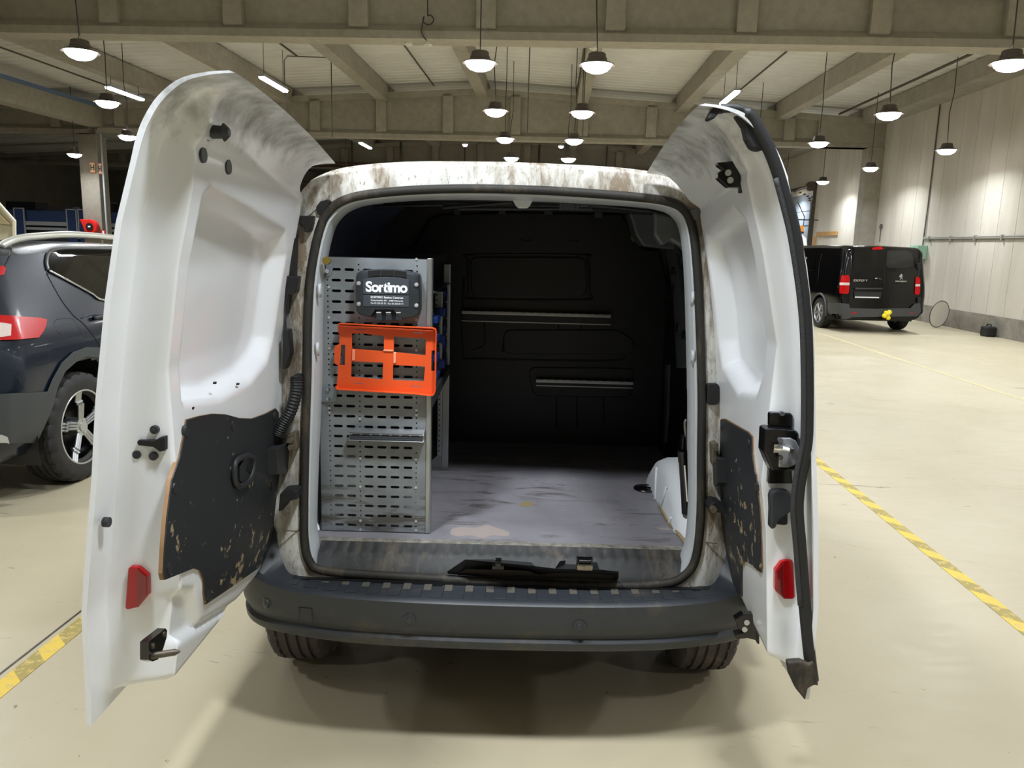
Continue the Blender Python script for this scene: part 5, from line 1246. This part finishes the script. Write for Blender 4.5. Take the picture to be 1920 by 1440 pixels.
# orange frame
OF = thing('orange_holder_frame', 'orange plastic holder frame hooked on the perforated panel under the black case', 'holder frame', (0, 0, 0))
OY = 2.405
def O5(pts): return [S(*p, OY) for p in c5(pts)]
outl = [(298, 655), (700, 676), (1092, 694), (1114, 704), (1120, 730), (1112, 1225), (1100, 1250), (1078, 1260), (950, 1245), (292, 1206), (278, 1190), (290, 1010), (268, 1004), (257, 985), (257, 865), (268, 845), (300, 832), (300, 745), (288, 735), (288, 668)]
holes = [[(405, 742), (500, 742), (560, 752), (676, 764), (674, 893), (405, 872)], [(760, 768), (1030, 788), (1026, 928), (758, 900)], [(402, 978), (668, 988), (664, 1132), (398, 1108)], [(752, 1008), (1022, 1022), (1012, 1146), (750, 1136)],
         [(1076, 886), (1104, 886), (1102, 1060), (1074, 1058)], [(312, 838), (350, 838), (346, 1012), (300, 1006), (308, 950)],
         [(430, 704), (520, 708), (520, 716), (430, 712)], [(915, 732), (1000, 737), (1000, 744), (915, 739)], [(415, 1158), (500, 1163), (500, 1170), (415, 1165)], [(900, 1183), (990, 1188), (990, 1195), (900, 1190)]]
me = plate([rounded(O5(outl), .004, 3)]+[rounded(O5(h), .0035 if i < 4 else .001, 3) for i, h in enumerate(holes)], .004, lambda a, c, d: (a, OY+d, c)); fr = obj('frame_plate', me, ORANGE, OF)
b = B(); q = O5(outl[:11]); pts = [(a, OY-.010, c) for a, c in rounded(q, .006, 3)]
sweep(b, pts[2:], [(-.0012, -.012), (.0012, -.012), (.0012, .010), (-.0012, .010)], (0, 1, 0)); bmesh.ops.recalc_face_normals(b, faces=b.faces); obj('raised_rim', b, ORANGE, OF)
b = B(); q = O5([(296, 668), (700, 690), (1100, 712)]); sweep(b, [(a, OY-.012, c) for a, c in q], [(-.004, -.010), (.0, -.012), (.001, .010), (-.004, .010)], (0, 1, 0)); bmesh.ops.recalc_face_normals(b, faces=b.faces); obj('top_rim', b, ORANGE, OF)
for pts in ([(410, 876), (432, 878), (430, 968), (408, 968)], [(758, 900), (780, 900), (776, 992), (755, 992)], [(672, 878), (756, 882), (754, 894), (670, 890)]):
    b = B(); prism(b, O5(pts), lambda a, c, d: (a, d, c), OY-.006, OY-.001); bmesh.ops.recalc_face_normals(b, faces=b.faces); obj('worn_web', b, ORANGE2, OF, bevel=.0008)
# two lashing rails on the bulkhead
def rail(pa, pb, py2, label, t=.03):
    Yq = YB-.042; A_, C_ = wy(*pa, Yq), wy(*pb, Yq); hh = A_.z-wy(pa[0], py2, Yq).z
    r = thing('lashing_rail', label, 'rail', (0, 0, 0), 0, 'lashing rails on the bulkhead')
    b = B(); zz = (A_.z+C_.z)/2; box(b, A_.x, C_.x, Yq, Yq+.025, zz-hh, zz); ro = obj('rail_body', b, mat('rail_dark_face', '2e2f33', .4, .3), r, bevel=.002)
    b = B(); box(b, A_.x, C_.x, Yq-.006, Yq+.02, zz, zz+.004); box(b, A_.x, C_.x, Yq-.006, Yq-.003, zz-.010, zz+.002); box(b, A_.x, C_.x, Yq-.003, Yq, zz-hh, zz-hh+.004); obj('rail_lip', b, ALU, r)
    b = B(); n_ = int((C_.x-A_.x)/.038)
    for k in range(n_): x = A_.x+.008+k*.038; box(b, x, x+.026, Yq-.0045, Yq+.016, zz+.0035, zz+.0055)
    obj('rail_slots', b, DARKPL, r)
rail((866, 584), (1145, 592), 602, 'long aluminium lashing rail across the black bulkhead')
rail((1005, 713), (1187, 717), 724, 'short aluminium lashing rail lower right on the black bulkhead')

# ================================================================== CARS
def vehicle(root, W, H, L, paint, lean, tops, arches, r_arch, roofhw, belt=.95, rear_w=(.80, .93, .985), zbot=.28, name='body', flat=.0):
    hw = W/2; b = B(); rows = []
    def ztop(y): return interp(tops, y)
    ys = [0, .03, .09, .2, .35]+[.45+.075*i for i in range(int((L-.9)/.075))]+[L-.3, L-.15, L-.05, L]
    for y in ys:
        e = interp([(0, rear_w[0]), (.03, rear_w[0]+.6*(rear_w[1]-rear_w[0])), (.09, rear_w[1]), (.2, rear_w[2]), (.35, 1), (L-.6, 1), (L-.2, .92), (L, .72)], y)
        zt = ztop(y); row = []
        bl = min(belt, zt-.06)
        pr = [(0, zbot), (.5, zbot), (.80, zbot+.01), (.90, zbot+.05), (.955, zbot+.12), (.985, .42), (.995, .52), (1.0, .62), (1.0, .72), (.995, .80), (.985, .88), (.97, bl)]
        k = (zt-bl)/(H-belt)
        rf = roofhw/hw
        for s in (.12, .25, .4, .55, .7, .82, .9): pr.append((.97-(.97-rf-.045)*s, bl+(zt-bl)*s))
        pr += [(rf, bl+(zt-bl)*.955), (rf-.06, bl+(zt-bl)*.985), (rf-.15, zt-.006), (rf*.6, zt), (rf*.3, zt+.004), (0, zt+.006)]
        for x, z in pr:
            z = min(z, zt) if z > bl-.1 and zt < belt else z
            yy = y+interp(lean, z)*max(0, 1-y/.9)
            row.append((x*hw*e, yy, z))
        rows.append(row)
    full = [[(-x, y, z) for x, y, z in r[::-1][:-1]]+r for r in rows]
    V = grid(b, full); f1 = b.faces.new(V[0]); f2 = b.faces.new(V[-1][::-1]); bmesh.ops.triangulate(b, faces=[f1, f2])
    bmesh.ops.recalc_face_normals(b, faces=b.faces)
    bv = BVHTree.FromBMesh(b)
    near = [f for f in b.faces if any(abs(math.hypot(f.calc_center_median().y-ya, f.calc_center_median().z-za)-r_arch) < .12 for ya, za in arches) and abs(f.calc_center_median().x) > hw*.6 and f.calc_center_median().z < 1.0]
    bmesh.ops.subdivide_edges(b, edges=list({e for f in near for e in f.edges}), cuts=4, use_grid_fill=True)
    kill = [f for f in b.faces if any(math.hypot(f.calc_center_median().y-ya, f.calc_center_median().z-za) < r_arch for ya, za in arches) and abs(f.calc_center_median().x) > hw*.6 and f.calc_center_median().z < 1.0]
    bmesh.ops.delete(b, geom=kill, context='FACES')
    bo = obj(name, b, paint, root, smooth=38)
    for ya, za in arches:
        for s in (-1, 1):
            b = B(); n = 18; grid(b, [[(s*x, ya+(r_arch+.03)*math.cos(t), za+(r_arch+.03)*math.sin(t)) for t in [-.3+(math.pi+.6)*i/n for i in range(n+1)]] for x in (hw*.99, hw*.6)])
            box(b, *sorted((s*hw*.58, s*hw*.6)), ya-r_arch, ya+r_arch, zbot, za+r_arch); obj('wheel_well', b, DARKPL, root)
    return bo, bv
def local_ray(root, px, py):
    mw = Matrix.Translation(root.location) @ Matrix.Rotation(root.rotation_euler.z, 4, 'Z'); inv = mw.inverted()
    return inv @ Vector((0, 0, CH)), (inv.to_3x3() @ ray(px, py)).normalized()
def cast(root, bv, px, py, off=.004):
    o, dd = local_ray(root, px, py); h, n, i, d_ = bv.ray_cast(o, dd)
    if h is None:
        # nearest surface point to the sight line
        best = None
        for k in range(60):
            q = o+dd*(2+k*.35); hh, nn, ii, ds = bv.find_nearest(q)
            if best is None or ds < best[2]: best = (hh, nn, ds)
        h, n = best[0], best[1]
    if n.dot(dd) > 0: n = -n
    return h+n*off, n
def spatch(root, bv, pts, name, m, parent, off=.006, step=6, sm=True):
    """a thin skin piece following the body; outline given by sight lines"""
    b = B(); vs = [b.verts.new((x, y, 0)) for x, y in pts]; b.faces.new(vs)
    xs = [p[0] for p in pts]; ysv = [p[1] for p in pts]
    for ax, lo, hi in ((0, min(xs), max(xs)), (1, min(ysv), max(ysv))):
        n = max(1, int((hi-lo)/step))
        for k in range(1, n):
            c = lo+(hi-lo)*k/n; co = (c, 0, 0) if ax == 0 else (0, c, 0); no = (1, 0, 0) if ax == 0 else (0, 1, 0)
            bmesh.ops.bisect_plane(b, geom=b.verts[:]+b.edges[:]+b.faces[:], plane_co=co, plane_no=no)
    bmesh.ops.triangulate(b, faces=b.faces[:])
    for v in b.verts:
        h, n = cast(root, bv, v.co.x, v.co.y, off); v.co = h
    r = bmesh.ops.extrude_face_region(b, geom=b.faces[:])
    cc = local_ray(root, 960, 500)[0]
    for g in r['geom']:
        if isinstance(g, bmesh.types.BMVert): g.co += (g.co-cc).normalized()*(off+.012)
    bmesh.ops.recalc_face_normals(b, faces=b.faces)
    return obj(name, b, m, parent, smooth=30)
def sline(root, bv, pts, name, m, parent, r=.004, off=.0, n=4):
    q = smooth_poly([(x, y, 0) for x, y in pts], n, False); b = B(); tube(b, [cast(root, bv, v.x, v.y, off)[0] for v in q], r, 6); return obj(name, b, m, parent, smooth=True)
# ---- navy SUV
SUV = thing('navy_suv', 'dark navy SUV behind the open left door, with red tail lamp and roof rails', 'car')
SCX, SRY = -3.82, 3.75; hallrot(SUV, SCX, SRY, 0)
so, sb = vehicle(SUV, 1.863, 1.50, 4.42, SUVP, [(.3, 0), (.75, 0), (.95, .04), (1.2, .13), (1.5, .24), (1.62, .30)],
    [(0, 1.44), (.35, 1.455), (1.2, 1.485), (2.2, 1.47), (2.6, 1.40), (3.35, 1.03), (4.0, .96), (4.3, .82), (4.42, .7)], [(.87, .35), (3.57, .35)], .425, .64, .94, zbot=.24)
bpy.context.view_layer.update()
spatch(SUV, sb, [(91, 479), (97, 475), (108, 472), (131, 470), (180, 470), (232, 472), (232, 566), (187, 560), (170, 549), (130, 527), (92, 507), (90, 495)], 'side_window', GLASS, SUV)
sline(SUV, sb, [(232, 568), (187, 562), (170, 551), (130, 529), (90, 508)], 'chrome_strip', CHROME, SUV, .008, .008)
sline(SUV, sb, [(89, 507), (86, 492), (90, 476), (104, 469), (131, 466), (232, 468)], 'window_surround', mat('satin_trim', '6d6f6e', .35, .5), SUV, .012, .004)
spatch(SUV, sb, [(-40, 590), (0, 592), (40, 595), (72, 597), (85, 600), (84, 610), (79, 622), (70, 634), (30, 638), (-40, 640)], 'tail_lamp', REDLENS, SUV, .012)
spatch(SUV, sb, [(-30, 606), (0, 607), (17, 610), (16, 631), (0, 634), (-30, 634)], 'tail_lamp_lens', CLEARLENS, SUV, .017)
spatch(SUV, sb, [(-30, 498), (4, 500), (8, 505), (4, 516), (-30, 524)], 'upper_tail_lamp', REDLENS, SUV, .012)
spatch(SUV, sb, [(-40, 742), (0, 738), (50, 736), (85, 734), (94, 712), (112, 680), (134, 660), (159, 651), (200, 652), (232, 665), (232, 690), (205, 676), (188, 671), (159, 669), (139, 679), (119, 697), (105, 726), (97, 759), (85, 788), (70, 820), (60, 829), (0, 829), (-40, 829)], 'wheel_arch_cladding', CLAD, SUV, .012)
spatch(SUV, sb, [(-40, 812), (0, 814), (10, 818), (14, 829), (-40, 829)], 'skid_plate', mat('skid_silver', 'b9bab6', .4, .3), SUV, .02)
sline(SUV, sb, [(87, 512), (102, 540), (118, 567), (138, 592), (152, 603), (168, 620), (182, 640), (190, 655)], 'door_gap', DARKPL, SUV, .004)
sline(SUV, sb, [(104, 600), (118, 597), (134, 598), (143, 606), (152, 622), (154, 632), (140, 635), (120, 633), (108, 622), (101, 608), (104, 600)], 'fuel_flap_gap', DARKPL, SUV, .0025, -.001)
sline(SUV, sb, [(17, 456), (21, 466), (17, 482), (8, 500)], 'tailgate_gap', DARKPL, SUV, .004)
sline(SUV, sb, [(172, 598), (185, 595), (205, 595)], 'door_handle', SUVP, SUV, .014, .015)
sline(SUV, sb, [(152, 597), (165, 592), (185, 590), (205, 590)], 'shoulder_crease', SUVP, SUV, .006, -.002)
for s in (-1, 1):
    b = B(); pts = smooth_poly([(s*.60, .70, 1.46), (s*.61, .82, 1.50), (s*.62, 1.0, 1.52), (s*.62, 1.4, 1.535), (s*.61, 2.0, 1.51), (s*.60, 2.35, 1.46)], 6, False); tube(b, pts, .02, 8, squash=1.2); obj('roof_rail', b, mat('rail_silver', 'd3d3ca', .35, .4), SUV, smooth=True)
b = B(); prism(b, [(0, 1.41), (.1, 1.44), (.42, 1.46), (.42, 1.42), (.1, 1.40)], lambda a, c, d: (d, a+.22, c), -.58, .58); obj('spoiler', b, SUVP, SUV, bevel=.01)
RIMD = mat('rim_dark', '0c0c0d', .25, .3)
def big_wheel(x, y, z, r, w_, parent, tm, side):
    b = B(); grid(b, tyre_rows(r, w_, 96), closed=True); bmesh.ops.recalc_face_normals(b, faces=b.faces)
    o = obj('wheel', b, tm, parent, smooth=35); o.location = (x, y, z); o.rotation_euler = (0, 0, 0 if side > 0 else math.pi)
    R0 = r*.69; b = B(); n = 64
    grid(b, [[(x_, rr*math.cos(2*math.pi*i/n), rr*math.sin(2*math.pi*i/n)) for i in range(n)] for x_, rr in ((w_*.40, R0*1.03), (w_*.45, R0), (w_*.42, R0*.94), (w_*.1, R0*.92), (-w_*.3, R0*.95))], closed=True)
    cyl(b, (-.02, 0, 0), (-.01, 0, 0), R0*.9, 40); obj('wheel_rim', b, RIMD, o, smooth=35)
    b = B(); grid(b, [[(x_, rr*math.cos(2*math.pi*i/n), rr*math.sin(2*math.pi*i/n)) for i in range(n)] for x_, rr in ((w_*.445, R0*1.01), (w_*.47, R0*.99), (w_*.465, R0*.955), (w_*.43, R0*.945))], closed=True)
    obj('rim_edge', b, ALU, o, smooth=35)
    for k in range(5):
        a = 2*math.pi*k/5+math.pi/2+.05
        for da in (-1, 0, 1):
            b = B(); f = lambda u, v: Vector((0, u*math.cos(a)-v*math.sin(a), u*math.sin(a)+v*math.cos(a)))
            for (u0, v0, u1, v1) in ((R0*.22, da*R0*.07, R0*.62, da*R0*.085), (R0*.62, da*R0*.085, R0*.70, da*R0*.085+R0*.05), (R0*.70, da*R0*.085+R0*.05, R0*.96, da*R0*.085+R0*.05)):
                p0, p1 = f(u0, v0), f(u1, v1); tube(b, [p0+Vector((w_*.38, 0, 0)), p1+Vector((w_*.43, 0, 0))], R0*.036, 6)
            obj('spoke', b, ALU, o)
    b = B(); cyl(b, (0, 0, 0), (w_*.40, 0, 0), R0*.24, 28); cyl(b, (w_*.4, 0, 0), (w_*.43, 0, 0), R0*.12, 20)
    for k in range(5): a = 2*math.pi*k/5; cyl(b, (w_*.40, R0*.18*math.cos(a), R0*.18*math.sin(a)), (w_*.415, R0*.18*math.cos(a), R0*.18*math.sin(a)), R0*.035, 8)
    obj('hub', b, ALU, o, smooth=40); return o
for y in (.87, 3.57): big_wheel(.81, y, .345, .345, .235, SUV, TYREB, 1); big_wheel(-.81, y, .345, .345, .235, SUV, TYREB, -1)
# ---- black van
BV = thing('black_panel_van', 'black panel van parked by the pale right wall, yellow cover on its tow hook', 'van')
hallrot(BV, 6.62, 15.72, 0); BV.rotation_euler.z = AX+.075
bo, bb = vehicle(BV, 1.80, 1.72, 4.7, BLACKP, [(.3, 0), (.6, .03), (.95, .04), (1.5, .10), (1.72, .14)],
    [(0, 1.66), (.1, 1.70), (.35, 1.715), (1.5, 1.72), (3.0, 1.70), (3.3, 1.62), (3.9, 1.15), (4.4, .95), (4.7, .75)], [(.9, .32), (3.9, .32)], .37, .74, 1.0, rear_w=(.90, .97, .99), zbot=.27)
bpy.context.view_layer.update()
spatch(BV, bb, [(1602, 471), (1610, 469), (1648, 468), (1655, 472), (1655, 498), (1650, 503), (1606, 503), (1600, 498)], 'rear_window', GLASS, BV, .006, 8)
spatch(BV, bb, [(1663, 470), (1700, 469), (1709, 474), (1713, 488), (1712, 498), (1700, 502), (1666, 503), (1661, 498)], 'rear_blank', mat('black_soft', '0c0c0e', .3, coat=.5), BV, .004, 8)
for pts in ([(1579, 517), (1590, 516), (1592.5, 522), (1591, 548), (1588, 551), (1575, 550), (1575.5, 535)], [(1716, 519), (1721, 519), (1724.5, 523), (1724, 549), (1721, 553), (1714, 551)]):
    spatch(BV, bb, pts, 'tail_lamp', REDLENS, BV, .02, 5)
for pts in ([(1576, 530), (1592, 530), (1591.5, 535), (1576, 535)], [(1715, 533), (1724, 533), (1724, 537), (1715, 537)]): spatch(BV, bb, pts, 'tail_lamp_lens', CLEARLENS, BV, .026, 5)
spatch(BV, bb, [(1556, 568), (1576, 568), (1590, 570), (1591, 578), (1640, 579), (1704, 578), (1712, 570), (1723, 568), (1724, 584), (1718, 593), (1640, 594), (1575, 595), (1556, 592)], 'rear_bumper', mat('van_bumper', '3b3d40', .5), BV, .05, 8)
for pts in ([(1594, 586), (1604, 585), (1604, 588), (1594, 589)], [(1704, 586), (1711, 586), (1711, 588), (1704, 588)]): spatch(BV, bb, pts, 'bumper_reflector', REDGL, BV, .055, 5)
spatch(BV, bb, [(1601, 547), (1652, 548), (1650, 560), (1601, 559)], 'plate_holder', DARKPL, BV, .02, 8)
sline(BV, bb, [(1602, 541.5), (1628, 541.5), (1653, 541.5)], 'plate_light_bar', mat('bar_dark', '25262a', .4), BV, .02, .03)
spatch(BV, bb, [(1602, 556), (1647, 557), (1647, 559), (1602, 558)], 'plate_strip', TEXTW, BV, .026, 8)
spatch(BV, bb, [(1634, 465.5), (1653, 464.5), (1654, 467.5), (1635, 468.5)], 'brake_lamp', REDLENS, BV, .02, 5)
sline(BV, bb, [(1657.5, 466), (1658, 500), (1658, 540), (1657.5, 574)], 'rear_door_gap', mat('gap_black', '020202', .6), BV, .006)
sline(BV, bb, [(1597, 468), (1594, 500), (1594, 545), (1592, 570)], 'rear_door_gap', mat('gap_black', '020202', .6), BV, .006)
sline(BV, bb, [(1639, 523), (1645, 522), (1652, 524)], 'door_handle', mat('gloss_black_trim', '101012', .1, coat=1), BV, .02, .02)
for px, py in ((1720.5, 499), (1721.5, 562)): b = B(); h, n = cast(BV, bb, px, py, .02); box(b, h.x-.03, h.x+.03, h.y-.03, h.y+.03, h.z-.05, h.z+.05); obj('door_hinge', b, DARKPL, BV, bevel=.01)
def vtext(s, px, py, size, m, sx=1.2, bold=.002):
    h, n = cast(BV, bb, px, py, .006); me = text(s, size, lambda a, c, d: (h.x+a, h.y-.004-d+.0, h.z+c), .002, bold, 1.15, sx); return obj('badge_lettering', me, m, BV)
vtext('EXPERT', 1613, 526.2, .055, CHROME, 1.35); vtext('PEUGEOT', 1689, 527.8, .035, CHROME, 1.35)
# chrome rampant emblem
h, n = cast(BV, bb, 1688.5, 519.5, .01)
EM = [(-.25, .95), (.05, 1.0), (.30, .85), (.45, .95), (.35, .65), (.20, .55), (.55, .45), (.60, .15), (.35, .25), (.28, .05), (.55, -.35), (.75, -.75), (.50, -.80), (.30, -.45), (.10, -.20), (-.05, -.55), (-.10, -.95), (-.35, -.95), (-.28, -.5), (-.22, -.1), (-.45, .05), (-.75, -.1), (-.80, .12), (-.45, .30), (-.20, .35), (-.60, .45), (-.65, .65), (-.25, .62)]
b = B(); prism(b, [(h.x+.055*a, h.z+.06*c) for a, c in EM], lambda a, c, d: (a, d, c), h.y-.008, h.y+.004); bmesh.ops.recalc_face_normals(b, faces=b.faces); obj('badge_emblem', b, CHROME, BV)
b = B(); h, n = cast(BV, bb, 1658, 590, .06)
for dx, dz_, r_ in ((0, .02, .06), (.04, .05, .05), (-.05, -.02, .05), (.03, -.06, .045), (-.03, .045, .04)): bmesh.ops.create_icosphere(b, subdivisions=2, radius=r_, matrix=Matrix.Translation((h.x+dx, h.y-.05, h.z+dz_)))
obj('tow_hook_cover', b, YELLOW, BV, smooth=False)
b = B(); cyl(b, (h.x, h.y+.6, h.z-.08), (h.x, h.y-.03, h.z-.05), .03, 10); obj('tow_bar', b, DARKPL, BV)
b = B(); box(b, -.7, .7, .3, 4.2, .22, .30); obj('underbody', b, DARKPL, BV)
spatch(BV, bb, [(1511, 482), (1530, 481), (1526, 506), (1511, 508)], 'side_window', GLASS, BV, .006, 8)
sline(BV, bb, [(1541, 475), (1536, 500), (1533, 530)], 'side_door_gap', mat('gap_black', '020202', .6), BV, .005)
for y in (.9, 3.9):
    for s in (-1, 1): wheel('wheel', s*.80, y, .315, .315, .22, BV, TYREB, ALU, s, 6, .66, 72)
for ya in (.9,):
    b = B(); tube(b, [(-.905, ya+.385*math.cos(t), .32+.385*math.sin(t)) for t in [math.pi*i/14-.1 for i in range(16)]], .022, 8); obj('arch_trim', b, mat('van_bumper', '3b3d40', .5), BV, smooth=True)
# ---- white van with beacon behind the black one
WV = thing('white_van', 'white van roof with orange beacon showing between the right door and the black van', 'van'); hallrot(WV, 7.15, 21.3, 0)
p = hy(1516, 450, 21.6)
WV.location = RH @ Vector((p.x-.82, 21.3, 0))
vehicle(WV, 1.8, 2.05, 4.6, WHITE, [(.3, 0), (1.0, .03), (2.0, .12)], [(0, 1.93), (.1, 2.0), (.4, 2.05), (2.9, 2.03), (3.2, 1.9), (3.8, 1.2), (4.3, 1.0), (4.6, .8)], [(.9, .32), (3.8, .32)], .37, .70, 1.1, rear_w=(.92, .97, .99), zbot=.27)
for y in (.9, 3.8):
    for s in (-1, 1): wheel('wheel', s*.80, y, .315, .315, .22, WV, TYREB, ALU, s, 6, .66, 48)
q = RHI @ Vector(WV.location); p = hy(1500, 430, 21.9); b = B(); cyl(b, (p.x-q.x, .6, 2.05), (p.x-q.x, .6, 2.10), .11, 16); obj('beacon_base', b, DARKPL, WV)
b = B(); cyl(b, (p.x-q.x, .6, 2.10), (p.x-q.x, .6, 2.26), .10, 16, .08); obj('beacon', b, mat('amber', 'e08a1c', .25), WV, smooth=40)
b = B(); tube(b, [(p.x-q.x+.1, .7, 2.06), (p.x-q.x+.12, .7, 2.5), (p.x-q.x-.1, .7, 2.9)], .012, 6); tube(b, [(p.x-q.x-.2, .7, 2.42), (p.x-q.x+.5, .7, 2.42)], .015, 6); obj('roof_rack_arm', b, DARKPL, WV)
# green cabinet by the black van
p = hx(1722, 473, XR-.1); g = thing('first_aid_cabinet', 'small pale green cabinet on the wall beside the black van', 'cabinet'); hallrot(g, XR-.12, p.y, p.z)
b = B(); box(b, -.1, .12, -.22, .22, -.16, .16); obj('cabinet_box', b, mat('pale_green', '8fb8a0', .5), g, bevel=.01)
b = B(); box(b, -.106, -.1, -.03, .03, -.08, .08); box(b, -.106, -.1, -.08, .08, -.03, .03); obj('cabinet_mark', b, mat('green_mark', '2f8f63', .5), g)
